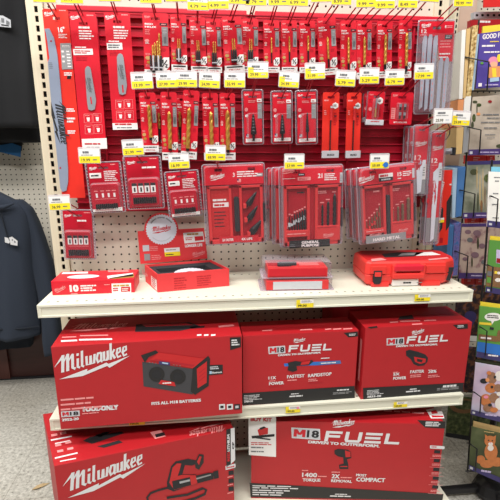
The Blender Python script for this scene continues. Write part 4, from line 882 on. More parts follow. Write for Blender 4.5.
b.raw([(x, y, h-.006) for x, y in q1]+[(x, y, h-.012) for x, y in q2]+[(x, y, .030) for x, y in q2]+[(x, y, .005) for x, y in q1], [(i, (i+1) % 4, (i+1) % 4+4, i+4) for i in range(4)]+[(i+4, (i+1) % 4+4, (i+1) % 4+8, i+8) for i in range(4)]+[(8, 9, 10, 11)]+[(i+12, (i+1) % 4+12, (i+1) % 4, i) for i in range(4)], 'foam'); b.build('foam_insert', o)
b = MB(); cx = sum(p[0] for p in q)/4+.012; cy = sum(p[1] for p in q)/4-.004; R = .050; n = 48
ring = []
for i in range(n): a = 2*PI*i/n; rr = R if i % 2 else R*.93; ring.append((cx+rr*math.cos(a), cy+rr*math.sin(a)))
b.raw([(x, y, h-.017) for x, y in ring]+[(x, y, h-.0185) for x, y in ring], [tuple(range(n)), tuple(range(2*n-1, n-1, -1))]+[(i, i+n, (i+1) % n+n, (i+1) % n) for i in range(n)], 'blade_white')
b.raw([(cx+.012*math.cos(2*PI*i/16), cy+.012*math.sin(2*PI*i/16), h-.0166) for i in range(16)], [tuple(range(16))], 'dark_steel'); b.build('saw_blade', o)
yaw = math.atan2(.040, .211); FF = Frame((.322, -.191, ZS1), yaw=yaw)
def sub(name, mb, F, parent): 
    p = mb.build(name); p.parent = parent; p.matrix_parent_inverse = parent.matrix_world.inverted(); p.matrix_world = F.m; return p
b = MB(); LN(FF, b, 174, 277, 187, 289, 5, .0006, 'deep_red', .3, 3); LN(FF, b, 197, 275, 212, 286, 5, .0006, 'deep_red', .3, 5); sub('lettering', b, FF, o)
ys = math.atan2(-.110, .050); FS = Frame((.322-.050, -.191+.110, ZS1), yaw=math.atan2(-.110, .050))
b = MB(); D(FS, b, [(151, 275.5), (156.5, 280), (157, 291), (151.5, 285)], .0006, 'white'); LN(FS, b, 152, 278, 156, 287, 5, .001, 'ink_red', .5, 2); LG(FS, b, 142.5, 274, 148, 277.5, .0006, 'print_pink', False); sub('side_print', b, FS, o)
HF = Frame((.252, -.060, ZS1+h), yaw=.14, pitch=-.06)
b = MB(); Lc = [HF.uv(x, y) for x, y in [(140.5, 264), (207.5, 258.5), (204, 228), (137.5, 231.3)]]; b.ext(Lc, -.002, 0, 'worn_red')
c0 = HF.uv(161.5, 229.5); Rr = (HF.uv(178, 229.5)[0]-c0[0]); b.ext(circ(c0[0], c0[1], Rr*1.03, 36), -.002, .0008, 'worn_red')
hd = sub('header_card', b, HF, o)
b = MB(); n = 72; b.ext([(c0[0]+(Rr*(.95 if i % 2 else .89))*math.cos(2*PI*i/n), c0[1]+(Rr*(.95 if i % 2 else .89))*math.sin(2*PI*i/n)) for i in range(n)], .0008, .0016, 'blade_white')
LG(HF, b, 153, 231.5, 170.5, 229, .0020, 'ink_red', True, 1.0)
for k in range(26):
    a = PI*.18+PI*.64*k/26
    if k % 9 != 8: b.poly([(c0[0]+Rr*r*math.cos(t), c0[1]+Rr*r*math.sin(t)) for r, t in ((.70, a), (.70, a+.05), (.78, a+.05), (.78, a))], .002, 'mid_grey')
for k in range(26): 
    a = PI*1.22+PI*.56*k/26; b.poly([(c0[0]+Rr*r*math.cos(t), c0[1]+Rr*r*math.sin(t)) for r, t in ((.68, a), (.68, a+.045), (.74, a+.045), (.74, a))], .002, 'light_grey')
sub('printed_blade', b, HF, hd)
b = MB(); e = .0006
D(HF, b, [(183, 233), (203, 231.5), (204.5, 241.5), (184.5, 243.5)], e, 'white'); LN(HF, b, 187, 233, 202, 235, 1, .001, 'gold', .8, 1); LN(HF, b, 185.5, 237, 193, 240.5, 2, .001, 'ink_red', .5, 3); D(HF, b, [(194.5, 236.5), (203, 236), (203.5, 240), (195, 241)], .001, 'ink_red'); TX(HF, b, 'LONGER LIFE', 185, 247.5, 202.5, 246.2, 3, e, 'print_white', .05)
LG(HF, b, 193, 256, 205, 252.8, e, 'print_pink'); D(HF, b, [(142.5, 245.3), (149, 245), (149.5, 251), (143, 251.5)], e, 'light_grey'); D(HF, b, [(144, 254), (150, 253.7), (150.5, 260.2), (144.5, 260.7)], e, 'grey_print')
LN(HF, b, 150, 246, 161, 251, 3, e, 'print_pink', .4, 4); LN(HF, b, 151.5, 254.5, 162, 260, 3, e, 'print_pink', .4, 6); sub('header_print', b, HF, hd)
b = MB(); D(HF, b, [(164, 248.3), (179.5, 247.3), (180.3, 255.5), (165, 256.5)], .0008, 'white'); D(HF, b, [(164.5, 252.4), (180, 251.4), (180.4, 255.5), (165, 256.5)], .0011, 'yellow'); LN(HF, b, 166, 249.2, 176, 250.5, 1, .0011, 'grey_print', .7); LN(HF, b, 166, 253.8, 174, 255.2, 1, .0014, 'soft_black', .6); sub('price_label', b, HF, hd)

# two clear packs lying on each other
for k in range(2):
    w, h, dp = (.214, .036, .118) if k == 0 else (.206, .036, .112)
    fr = Frame((.625+.005*k, -.212+.006*k, ZS1+.0372*k), yaw=-.05)
    o = thing('bit_set_clamshell', fr, ['clear pack with a white label, lower of two lying on the top shelf', 'clear pack with red label and dark grip, upper of two lying on the top shelf'][k], 'bit set', 'clear packs lying on the top shelf')
    b = MB(); b.box3(.014, w-.014, .004, dp-.012, .002, h-.006, 'tray_red'); b.box3(.018, w*.5, .03, dp-.02, h-.006, h-.0045, 'deep_red'); b.build('case', o, bevel=.002)
    b = MB(); b.box3(.034 if k == 0 else .018, w-.034 if k == 0 else w-.018, .0025, .0036, .004 if k == 0 else .006, h-.008, 'light_grey' if k == 0 else 'ink_red'); b.build('edge_label', o)
    if k == 1:
        b = MB(); b.box3(w*.42, w-.02, .02, dp-.03, h-.006, h-.0035, 'tray_red'); b.lines(0, 0, .001, .001, 1, 0, 'print_pink')
        for r in range(3): b.box3(w*.46, w-.035, .026+.014*r, .031+.014*r, h-.0035, h-.003, 'print_pink')
        b.build('info_panel', o)
        b = MB(); b.tube([(.045, .028, h-.001), (.05, .028, h-.001), (.098, .030, h-.001), (.102, .030, h-.001)], [.006, .0085, .0085, .006], 'soft_black', 10); b.tube([(.102, .030, h-.001), (.109, .030, h-.001)], .0075, 'tray_red', 10); b.build('grip', o)
    b = MB(); P = rrect(-.004, -dp*.5, w+.004, dp*.5, .008)
    def lay(P, z): return [(x, y+dp*.5, z) for x, y in P]
    n = len(P); Q = [(w*.5+(x-w*.5)*.95, y*.92) for x, y in P]; Q2 = [(w*.5+(x-w*.5)*.92, y*.88) for x, y in P]
    zt = h if k == 0 else h+.010
    b.raw(lay(P, .0005)+lay(P, .0015), [tuple(range(n-1, -1, -1))]+[(i, (i+1) % n, (i+1) % n+n, i+n) for i in range(n)], 'clear_flange')
    b.raw(lay(P, .0015)+lay(Q, .002)+lay(Q, zt-.004)+lay(Q2, zt), [(i, (i+1) % n, (i+1) % n+n, i+n) for i in range(n)]+[(i+n, (i+1) % n+n, (i+1) % n+2*n, i+2*n) for i in range(n)]+[(i+2*n, (i+1) % n+2*n, (i+1) % n+3*n, i+3*n) for i in range(n)]+[tuple(range(3*n, 4*n))], 'clear_plastic')
    b.build('clamshell', o)

# hard tool case
fr = Frame((.942, -.204, ZS1), yaw=-.04); w, h, dp = .300, .078, .152
o = thing('tool_case', fr, 'red hard plastic tool case with two black latches lying on the top shelf', 'tool case')
def slab(mb, prof, m, fr_cut=None):
    """rings of a plan outline: prof = list of (z, inset)"""
    r = .022; base = [(.012, 0), (w-.05, 0), (w-.01, .03), (w, .055), (w, dp-r), (w-r, dp), (r, dp), (0, dp-r), (0, .010)]
    n = len(base); cx, cy = w/2, dp/2; vs = []
    for z, i in prof: vs += [(cx+(x-cx)*(1-2*i/w), cy+(y-cy)*(1-2*i/dp), z) for x, y in base]
    k = len(prof); fs = [(a*n+j, a*n+(j+1) % n, (a+1)*n+(j+1) % n, (a+1)*n+j) for a in range(k-1) for j in range(n)]
    fs += [tuple(range(n-1, -1, -1)), tuple(range((k-1)*n, k*n))]; mb.raw(vs, fs, m)
b = MB(); slab(b, [(.003, .010), (.012, .003), (.036, 0), (.038, .002)], 'case_red'); b.build('case_base', o, bevel=.0025)
b = MB(); slab(b, [(.0385, .002), (.0405, 0), (.060, .001), (h-.006, .003), (h, .007)], 'case_red')
for xa, xb in ((.014, .062), (w-.115, w-.055)): b.box3(xa, xb, -.004, .03, .042, h-.012, 'case_red')
b.build('lid', o, bevel=.0025)
b = MB(); slab(b, [(h, .011), (h+.0012, .0115)], 'pic_red'); b.build('top_label', o)
b = MB(); TOP(fr, b, [(381.5, 254.2), (399, 252.3), (424, 252.3), (414, 256.5), (385, 257.6)], h+.0012, 'soft_black'); TOP(fr, b, [(402, 253.5), (416, 253), (414, 255.4), (398, 256)], h+.0012, 'grey_print', .0012)
TOP(fr, b, [(413, 252.6), (432, 252), (441, 255), (416, 256)], h+.0012, 'white'); TOP(fr, b, [(371, 259.2), (381, 258), (387, 260), (372, 261.8)], h+.0012, 'print_pink'); TOP(fr, b, [(428, 259.3), (447, 257.3), (449, 258.6), (429, 260.5)], h+.0012, 'print_pink'); b.build('top_print', o)
b = MB(); b.box3(.082, w-.125, -.012, .02, .050, .070, 'band_red'); b.box3(.078, .092, -.010, .02, .030, .072, 'case_red'); b.box3(w-.135, w-.118, -.010, .02, .030, .072, 'case_red'); b.box3(.08, w-.12, -.011, .02, .026, .044, 'case_red'); b.build('handle', o, bevel=.004)
for xa, nm in ((.036, 1), (w-.036, 2)):
    b = MB(); yy = -.0065 if nm == 1 else .012
    b.ext([(xa-.013, .030), (xa-.011, .014), (xa-.006, .010), (xa+.006, .010), (xa+.011, .014), (xa+.013, .030), (xa+.013, .052), (xa-.013, .052)] if nm == 1 else [(xa-.010, .012), (xa+.008, .012), (xa+.016, .055), (xa-.002, .055)], -.01, -yy, 'soft_black')
    if nm == 1: b.box3(xa-.010, xa+.010, yy-.0015, yy+.004, .034, .048, 'case_red')
    b.build('latch', o, bevel=.0015)
b = MB(); b.box3(.084, w-.135, -.0015, .02, .003, .022, 'white'); b.lines(.118, .009, .15, .015, 1, .002, 'soft_black', .8); b.lines(.16, .009, .19, .015, 1, .002, 'grey_print', .5); b.build('spec_label', o)
b = MB(); b.box3(.02, .075, -.003, .03, .0, .014, 'case_red'); b.box3(w-.125, w-.065, -.003, .03, .0, .014, 'case_red'); b.box3(.02, w-.02, dp-.03, dp-.01, 0, .008, 'case_red'); b.build('foot', o, bevel=.003)

# ------------------------------------------------------------------ cartons
def carton(label, O, yaw, w, h, dp, top_m='carton_red', group='large red power tool cartons', bl=0.0):
    fr = Frame(O, yaw=yaw); o = thing('tool_carton', fr, label, 'carton', group)
    b = MB(); P = lambda x, y, z: (x if x else bl*y/dp, y, z)
    for y0, y1, z0, z1 in ((0, dp, 0, h-.001), (0, dp*.5-.0012, h-.001, h), (dp*.5+.0012, dp, h-.001, h)):
        b.raw([P(0, y0, z0), P(w, y0, z0), P(w, y1, z0), P(0, y1, z0), P(0, y0, z1), P(w, y0, z1), P(w, y1, z1), P(0, y1, z1)], [(3, 2, 1, 0), (4, 5, 6, 7), (0, 1, 5, 4), (1, 2, 6, 5), (2, 3, 7, 6), (3, 0, 4, 7)], 'carton_red')
    b.build('carton', o, bevel=.0022); fr.bl = bl/dp; return o, fr
E1 = .0007
def bigM(fr, q, x0, y0, x1, y1, hpx, d, m):
    a = Vector(fr.uv(x0, y0, d)); c = Vector(fr.uv(x1, y1, d)); H_ = abs(fr.uv(x0, y0-hpx, d)[1]-a.y); W = (c-a).length; ux = (c-a)/W; uy = Vector((-ux.y, ux.x)); t = .27
    for pts in ([(0, 0), (t, 0), (t, 1), (0, 1)], [(1-t, 0), (1, 0), (1, 1), (1-t, 1)], [(0, 1), (t*1.1, 1), (.5+t*.5, .28), (.5-t*.5, .28)], [(1, 1), (.5+t*.5, .28), (.5-t*.5, .28), (1-t*1.1, 1)]):
        q.poly([tuple(a+ux*(x*W)+uy*(y*H_)) for x, y in pts], d, m)
# radio carton
o, fr = carton('red radio carton at the left of the middle shelf, with a large white script logo', (.057, -.326, ZS2), .042, .502, .246, .19); h = .246
q = MB(); LG(fr, q, 62.5, 372.5, 127, 355.5, E1, 'logo_white'); q.build('logo', o)
q = MB()
for y, xe in ((398.6, 95.5), (403.4, 97), (408, 102)): LN(fr, q, 60.5, y-1, xe, y+1.2, 1, E1, 'print_pink', .8, int(y))
TX(fr, q, 'TOOL-ONLY', 81.5, 412, 118.5, 409.6, 5, E1, 'logo_white', .05); LN(fr, q, 82, 412.2, 104, 413.6, 1, E1, 'print_pink', .7, 2)
TX(fr, q, '2952-20', 62, 421.4, 79, 419.9, 2.7, E1, 'logo_white', .04); TX(fr, q, 'FITS ALL M18 BATTERIES', 151.5, 405.2, 201, 401.6, 3, E1, 'logo_white', .04); LN(fr, q, 160, 406.3, 195, 407.3, 1, E1, 'deep_red', .6); q.build('lettering', o)
q = MB(); D(fr, q, [(61, 411.6), (79.5, 410.4), (79.8, 416), (61.4, 417.3)], E1, 'logo_white'); D(fr, q, [(61.6, 412.1), (79, 411), (79.2, 415.5), (61.9, 416.7)], E1+.0004, 'light_grey'); bigM(fr, q, 62.5, 416, 69, 415.5, 3.6, E1+.0008, 'ink_red'); TX(fr, q, '18', 70, 415.5, 78.5, 415, 3.6, E1+.0008, 'soft_black', .03); q.build('badge', o)
q = MB(); D(fr, q, [(229.8, 337.6), (240.8, 337.1), (241.0, 347), (230.2, 350.2)], E1, 'band_black'); LN(fr, q, 231.5, 339, 239.5, 345.8, 3, E1+.0004, 'logo_white', .6); q.build('corner_flag', o)
q = MB(); S = 4.545; A = dict(s=S, ox=140, oy=310)
D(fr, q, [(10, 235), (242, 268), (240, 384), (16, 347)], E1, 'pic_grey', **A); D(fr, q, [(4, 206), (72, 183), (84, 194), (40, 214), (22, 240)], E1+.0004, 'band_black', **A); D(fr, q, [(84, 193), (300, 222), (244, 266), (46, 226)], E1+.0004, 'pic_red', **A); D(fr, q, [(70, 222), (250, 250), (240, 258), (60, 230)], E1+.0006, 'deep_red', **A)
D(fr, q, [(240, 265), (310, 208), (319, 222), (312, 345), (250, 386), (230, 370)], E1+.0004, 'band_black', **A); D(fr, q, [(258, 268), (304, 233), (303, 330), (262, 356)], E1+.0008, 'pic_red', **A)
for i in range(3): D(fr, q, [(268, 285+18*i), (298, 262+18*i), (298, 266+18*i), (268, 290+18*i)], E1+.001, 'deep_red', **A)
D(fr, q, [(86, 232), (136, 238), (136, 252), (86, 247)], E1+.0008, 'navy_band', **A); D(fr, q, [(100, 237), (128, 241), (128, 247), (100, 243)], E1+.001, 'pale_blue', **A)
for cx in (76, 172):
    D(fr, q, [(cx+36*math.cos(t/3), 292+(cx-76)*.12+34*math.sin(t/3)) for t in range(19)], E1+.0008, 'band_black', **A); D(fr, q, [(cx+22*math.cos(t/3), 292+(cx-76)*.12+20*math.sin(t/3)) for t in range(19)], E1+.001, 'soft_black', **A)
for k in range(3):
    for cx in (40, 150): D(fr, q, [(cx+14*k, 236+k*2+(cx-40)*.1), (cx+7+14*k, 237+k*2+(cx-40)*.1), (cx+7+14*k, 240+k*2+(cx-40)*.1), (cx+14*k, 239+k*2+(cx-40)*.1)], E1+.001, 'mid_grey', **A)
D(fr, q, [(96, 318), (156, 328), (162, 347), (84, 336)], E1+.001, 'pic_red', **A); LN(fr, q, 162.5, 382, 172, 384, 1, E1+.0013, 'print_white', .6); q.build('radio_picture', o)
q = MB(); D(fr, q, [(208.5, 365.2), (222.8, 364.6), (222.8, 374), (208.5, 375.3)], E1, 'band_black'); LN(fr, q, 210, 366, 219, 369.5, 2, E1+.0004, 'light_grey', .6); D(fr, q, [(209.5, 371.2), (211.8, 371), (211.8, 373.8), (209.5, 374)], E1+.0004, 'pale_blue'); TX(fr, q, 'Bluetooth', 212.3, 373.6, 222, 373, 1.9, E1+.0004, 'logo_white', .03); q.build('wireless_label', o)
for x0 in (219, 226.8, 234):
    q = MB(); D(fr, q, [(x0, 404.3), (x0+6, 403.9), (x0+6.1, 409.3), (x0+.1, 409.8)], E1, 'logo_white' if x0 < 230 else 'soft_black'); D(fr, q, [(x0+1.3, 405.8), (x0+4.6, 405.6), (x0+4.6, 408), (x0+1.3, 408.3)], E1+.0004, 'soft_black' if x0 < 230 else 'light_grey'); q.build('icon', o)
q = MB(); TOP(fr, q, [(136, 324.5), (189, 322.3), (201, 326.5), (180, 331), (135, 332)], h, 'soft_black'); TOP(fr, q, [(142, 324.8), (186, 323.2), (193, 325.2), (146, 327)], h, 'deep_red', .0009); TOP(fr, q, [(190, 327), (205, 325.8), (204, 327.8), (191, 328.8)], h, 'soft_black'); TOP(fr, q, [(218, 326), (233, 324.6), (234.5, 326.2), (219, 327.6)], h, 'print_pink')
for x0 in (197, 204, 211): TOP(fr, q, [(x0, 334.6), (x0+4.5, 334.3), (x0+4.5, 335.8), (x0, 336.2)], h, 'logo_white')
for x0, x1, y in ((61, 77, 341.5), (79, 112, 340.2)): TOP(fr, q, [(x0, y-1), (x1, y-1.8), (x1+.4, y-.2), (x0, y+.6)], h, 'logo_white')
for x0, x1, y in ((62, 76, 337.6), (80, 108, 336)): TOP(fr, q, [(x0, y-.6), (x1, y-1.2), (x1+.4, y-.2), (x0, y+.4)], h, 'print_pink')
a = fr.top(74, 329.3, h); c = fr.top(125, 326.3, h); L = c[0]-a[0]
for g in LOGO[0]+LOGO[1]: q.raw([(a[0]+x*L/6.15, a[1]+(c[1]-a[1])*x/6.15+y*L/6.15*.95, h+.0006) for x, y in g], [tuple(range(len(g)))], 'print_pink')
q.build('top_print', o)

def fuel(fr, o, m18, fuelx, drv, logo, e=E1):
    """m18: plate quad; fuelx: (x0,y0,x1,y1,h) of the big word; drv: the line below; logo: small script"""
    q = MB(); D(fr, q, m18, e, 'logo_white'); (a, b_, c, d_) = m18; L = lambda p, r, t: (p[0]+(r[0]-p[0])*t, p[1]+(r[1]-p[1])*t)
    cx, cy = sum(p[0] for p in m18)/4, sum(p[1] for p in m18)/4
    D(fr, q, [(cx+(p[0]-cx)*.95, cy+(p[1]-cy)*.88) for p in m18], e+.0003, 'light_grey')
    hh = (d_[1]-a[1]); bl = L(d_, a, .16); br = L(c, b_, .16)
    p0 = L(bl, br, .06); p1 = L(bl, br, .47); p2 = L(bl, br, .52); p3 = L(bl, br, .94)
    bigM(fr, q, p0[0], p0[1], p1[0], p1[1], hh*.70, e+.0007, 'ink_red'); TX(fr, q, '18', p2[0], p2[1], p3[0], p3[1], hh*.70, e+.0007, 'soft_black', .03); q.build('badge', o)
    q = MB(); x0, y0, x1, y1, H_ = fuelx; a = Vector(fr.uv(x0, y0, e)); c = Vector(fr.uv(x1, y1, e)); W = (c-a).length; hc = abs(fr.uv(x0, y0-H_, e)[1]-a.y); ux = (c-a)/W; uy = Vector((-ux.y, ux.x)); t = hc*.23; lw = W*.225; g = W*.033
    def put(pts, ox): q.poly([tuple(a+ux*(ox+x+.12*y)+uy*y) for x, y in pts], e, 'logo_white')
    R_ = lambda x0, y0, x1, y1, ox: put([(x0, y0), (x1, y0), (x1, y1), (x0, y1)], ox)
    R_(0, 0, t*1.3, hc, 0); R_(t*1.3, hc-t, lw, hc, 0); R_(t*1.3, hc*.40, lw*.9, hc*.40+t, 0)
    k = lw+g*1.4; put([(0, t), (t*.6, 0), (t*1.3, t)], k); R_(0, t, t*1.3, hc, k); put([(t*.6, 0), (lw-t*.6, 0), (lw-t*1.3, t), (t*1.3, t)], k); put([(lw-t*.6, 0), (lw, t), (lw-t*1.3, t)], k); R_(lw-t*1.3, t, lw, hc, k)
    k = 2*(lw+g*1.4); R_(0, 0, lw, t, k); R_(0, hc-t, lw, hc, k); R_(0, hc*.5-t*.5, lw*.92, hc*.5+t*.5, k)
    k = 3*(lw+g*1.4); R_(0, 0, t*1.3, hc, k); R_(t*1.3, 0, lw*.9, t, k)
    TX(fr, q, 'DRIVEN TO OUTPERFORM.', *drv[:4], drv[4], e, 'logo_white', .04); q.build('lettering', o)
    q = MB(); LG(fr, q, *logo, e, 'logo_white'); q.build('logo', o)
def claims(fr, o, items, e=E1):
    q = MB()
    for it in items:
        if it[0] == 'l': LN(fr, q, *it[1:5], it[5], e, it[6] if len(it) > 6 else 'print_pink', .55, int(it[1]))
        else: TX(fr, q, it[0], *it[1:5], it[5], e, 'logo_white', .025)
    q.build('claim_text', o)
# grinder carton
o, fr = carton('red grinder carton with a blue stripe picture, middle of the shelf between two cartons', (.564, -.268, ZS2), .017, .345, .226, .10)
P = lambda x, y: (235+x/3.846, 310+y/3.846)
fuel(fr, o, [P(127, 142), P(192, 137), P(194, 166), P(130, 170)], (288.2, 352.2, 330.5, 350.2, 6.8), (278, 356.3, 321, 352.9+.5, 1.9), (294, 341.8, 305, 340))
claims(fr, o, [('11X', 268.5, 379.6, 276, 379.1, 3), ('POWER', 269, 385.3, 283.8, 384.2, 3), ('l', 269, 380.2, 277, 381.6, 1), ('FASTEST', 287, 378.4, 304.5, 377.2, 3.2), ('l', 287.4, 379, 301, 381, 1), ('RAPIDSTOP', 308, 377.4, 331.5, 375.4, 3.3), ('l', 308.4, 378.4, 318, 381.6, 2), ('l', 308.4, 382, 325, 383.4, 1, 'deep_red'), ('l', 269, 386, 283, 387.2, 1, 'deep_red')])
q = MB(); D(fr, q, [P(28, 320), P(460, 292), P(461, 340), P(30, 367)], E1, 'band_black'); LN(fr, q, 243.8, 394.5, 262, 400.2, 4, E1+.0004, 'logo_white', .4, 3); TX(fr, q, '2980-20', 244, 402.6, 253, 402, 1.8, E1+.0004, 'logo_white', .04); LN(fr, q, 291, 393, 301, 394.4, 1, E1+.0004, 'logo_white', .6); LN(fr, q, 289.5, 395, 308, 396.8, 1, E1+.0004, 'logo_white', .7); LN(fr, q, 337, 388.8, 353, 390.6, 1, E1+.0004, 'logo_white', .7); LN(fr, q, 333, 391.6, 353.6, 394, 2, E1+.0004, 'grey_print', .5); q.build('lower_band', o)
q = MB(); D(fr, q, [P(418, 88), P(472, 83), P(473, 101), P(436, 105)], E1, 'band_black'); LN(fr, q, 349, 333.5, 356, 335.8, 2, E1+.0004, 'logo_white', .5); q.build('corner_flag', o)
q = MB(); D(fr, q, [P(188, 206), P(405, 194), P(408, 206), P(330, 212), P(190, 217)], E1, 'royal'); D(fr, q, [P(322, 200), P(404, 195.5), P(406, 205), P(320, 210)], E1+.0003, 'book_blue'); LN(fr, q, 321, 362, 339, 363.6, 1, E1+.0006, 'logo_white', .7)
D(fr, q, [P(203, 203), P(232, 196), P(262, 200), P(296, 192), P(302, 198), P(284, 212), P(250, 214), P(232, 216), P(206, 214)], E1+.0005, 'soft_black'); D(fr, q, [P(256, 201), P(290, 194), P(284, 208), P(252, 212)], E1+.0008, 'pic_red'); D(fr, q, [P(206, 212), P(236, 214), P(240, 232), P(222, 238), P(202, 232)], E1+.0008, 'band_black'); D(fr, q, [(P(216, 209)[0]+3*math.cos(t/2), P(216, 209)[1]+2.2*math.sin(t/2)) for t in range(13)], E1+.001, 'dark_steel'); LN(fr, q, 321, 357.4, 331, 358.8, 1, E1+.0006, 'logo_white', .7); q.build('grinder_picture', o)
q = MB()
for x0, x1 in ((262, 272), (300, 312), (325, 331), (333, 341), (343, 352)): TOP(fr, q, [(x0, 329.6-(x0-300)*.02), (x1, 329-(x0-300)*.02), (x1+.5, 330-(x0-300)*.02), (x0+.2, 330.6-(x0-300)*.02)], .226, 'print_pink')
q.build('top_print', o)
# right carton
o, fr = carton('red carton with a small cordless tool picture, right end of the middle shelf', (.926, -.272, ZS2), .03, .339, .236, .135)
P = lambda x, y: (350+x/3.846, 300+y/3.846)
fuel(fr, o, [P(141, 148), P(208, 144), P(208, 171), P(141, 175)], (406.2, 343.6, 447, 341.3, 7), (396, 347.3, 437.6, 344.9+.3, 1.9), (412.3, 334.3, 424, 331))
claims(fr, o, [('l', 393, 371.5, 398, 373, 1), ('5X', 393, 375.8, 399.5, 375.3, 2.6), ('POWER', 393, 380, 406, 379.2, 3), ('FASTER', 410, 373.4, 424, 372.6, 3), ('l', 410.3, 374.2, 422, 377.5, 2), ('20%', 428, 373.3, 436.5, 372.6, 3), ('l', 428, 374.5, 440, 377.5, 2), ('l', 428, 369, 434, 370.2, 1)])
q = MB(); D(fr, q, [P(50, 338), P(438, 318), P(434, 353), P(51, 383)], E1, 'band_black'); LN(fr, q, 367, 389.5, 383.5, 394.6, 4, E1+.0004, 'logo_white', .4, 5); TX(fr, q, '2833-20', 367, 397.8, 381, 396.8, 2, E1+.0004, 'logo_white', .04); LN(fr, q, 410, 388.2, 418, 389.8, 1, E1+.0004, 'logo_white', .7); LN(fr, q, 406, 390.2, 424, 392, 1, E1+.0004, 'logo_white', .7); LN(fr, q, 443, 384.5, 461, 387, 1, E1+.0004, 'logo_white', .8); LN(fr, q, 437, 387, 461, 389.8, 2, E1+.0004, 'grey_print', .5); q.build('lower_band', o)
q = MB(); D(fr, q, [P(395, 96), P(453, 92), P(453, 110), P(416, 112)], E1, 'band_black'); LN(fr, q, 457.6, 325, 464, 327.6, 2, E1+.0004, 'logo_white', .5); D(fr, q, [P(66, 104), P(104, 100), P(106, 106), P(80, 110)], E1, 'band_black'); q.build('corner_flag', o)
q = MB(); D(fr, q, [P(215, 196), P(228, 191), P(262, 199), P(290, 210), P(300, 222), P(298, 238), P(284, 252), P(262, 254), P(244, 246), P(234, 228), P(216, 214)], E1, 'soft_black'); D(fr, q, [P(246, 218), P(268, 222), P(292, 226), P(290, 240), P(270, 246), P(250, 238)], E1+.0004, 'pic_red'); D(fr, q, [P(258, 226), P(280, 230), P(276, 240), P(258, 236)], E1+.0008, 'band_black'); D(fr, q, [P(220, 200), P(254, 206), P(258, 216), P(224, 210)], E1+.0004, 'band_black'); q.build('tool_picture', o)
q = MB(); TOP(fr, q, [(400, 316.5), (412, 315), (414, 319), (398, 320)], .236, 'soft_black')
for x0, x1, y in ((390, 398, 322), (400, 420, 321), (424, 436, 320.3), (412, 422, 324)): TOP(fr, q, [(x0, y), (x1, y-.5), (x1+.3, y+.5), (x0, y+1)], .236, 'print_pink')
q.build('top_print', o)
q = MB(); q.raw([(-.0006, .018, .05), (-.0006, .018, .19), (-.0006, .03, .19), (-.0006, .03, .05)], [(3, 2, 1, 0)], 'print_pink'); q.build('side_print', o)
# plain carton stored behind it
o, fr = carton('red carton stored behind the right one, mostly hidden under the top shelf', (.870, -.128, ZS2), .0, .325, .250, .12)
q = MB(); q.raw([(.05, .03, .2506), (.26, .03, .2506), (.26, .036, .2506), (.05, .036, .2506)], [(0, 1, 2, 3)], 'print_pink'); q.build('top_print', o)
# grease gun carton
o, fr = carton('large red carton with grease gun picture at the lower left', (.053, -.388, ZB), .2135, .492, .300, .255, 'carton_red', bl=-.06); h = .300
q = MB(); LG(fr, q, 71.5, 490.5, 142, 464, E1, 'logo_white'); q.build('logo', o)
P = lambda x, y: (120+x/3.846, 400+y/3.846)
q = MB(); A = dict(s=3.846, ox=120, oy=400)
D(fr, q, [(180, 318), (196, 255), (214, 236), (262, 226), (292, 232), (300, 244), (276, 252), (250, 250), (240, 286), (292, 286), (294, 300), (300, 318), (206, 352), (182, 342)], E1, 'soft_black', **A)
D(fr, q, [(190, 318), (202, 260), (218, 244), (236, 244), (230, 268), (222, 292), (238, 288), (282, 288), (290, 312), (270, 330), (208, 346)], E1+.0004, 'pic_red', **A)
D(fr, q, [(288, 240), (304, 208), (322, 210), (322, 240), (304, 268), (290, 262)], E1+.0004, 'band_black', **A); D(fr, q, [(296, 238), (306, 216), (314, 218), (304, 250)], E1+.0006, 'pic_red', **A)
D(fr, q, [(200, 312), (340, 280), (360, 280), (360, 304), (205, 346)], E1+.0007, 'soft_black', **A); D(fr, q, [(228, 314), (268, 305), (270, 312), (230, 322)], E1+.0009, 'steel', **A); D(fr, q, [(292, 300), (350, 285), (350, 290), (294, 306)], E1+.0009, 'grey_print', **A); D(fr, q, [(268, 292), (290, 288), (298, 320), (274, 328)], E1+.0010, 'pic_red', **A); D(fr, q, [(358, 276), (378, 270), (380, 300), (362, 304)], E1+.0008, 'soft_black', **A)
for g in ribbon([(190, 336), (150, 346), (118, 358), (104, 376), (110, 392)], 8)+ribbon([(180, 376), (260, 364), (318, 340), (332, 346), (326, 362), (290, 378), (240, 392)], 9): D(fr, q, g, E1+.0005, 'soft_black', **A)
q.build('grease_gun_picture', o)
q = MB(); D(fr, q, [(226.2, 429.5), (230.7, 428.5), (230.9, 464), (226.4, 467.5)], E1, 'band_black'); D(fr, q, [(230.7, 428.5), (234.6, 427.6), (235.2, 460), (230.9, 464)], E1, 'logo_white')
a = fr.uv(229.9, 461, E1); c = fr.uv(229.7, 434, E1); m_ = ((a[0]*.64+c[0]*.36), (a[1]*.64+c[1]*.36)); hh = .0078
q.text('RED', a[0], a[1], m_[0], m_[1], hh, E1+.0004, 'ink_red', .04); q.text('LITHIUM', m_[0], m_[1]+.001, c[0], c[1], hh, E1+.0004, 'logo_white', .04); a = fr.uv(234.2, 449, E1); c = fr.uv(234, 434, E1); q.text('CP', a[0], a[1], (a[0]+c[0])/2, (a[1]+c[1])/2, hh*.8, E1+.0004, 'soft_black', .04); q.build('battery_label', o)
q = MB(); D(fr, q, [(225.5, 466), (235.5, 463.5), (235.6, 467.5), (225.6, 470)], E1, 'logo_white'); LN(fr, q, 226.5, 466, 234.5, 468.2, 1, E1+.0004, 'ink_red', .5)
for y in (471, 479, 487): D(fr, q, [(228.5, y), (233.5, y-.8), (234, y+3.6), (228.5, y+4.2)], E1, 'soft_black'); LN(fr, q, 227.5, y+4.6, 234.5, y+6.4, 1, E1, 'print_pink', .6, int(y))
q.build('feature_strip', o)
q = MB()
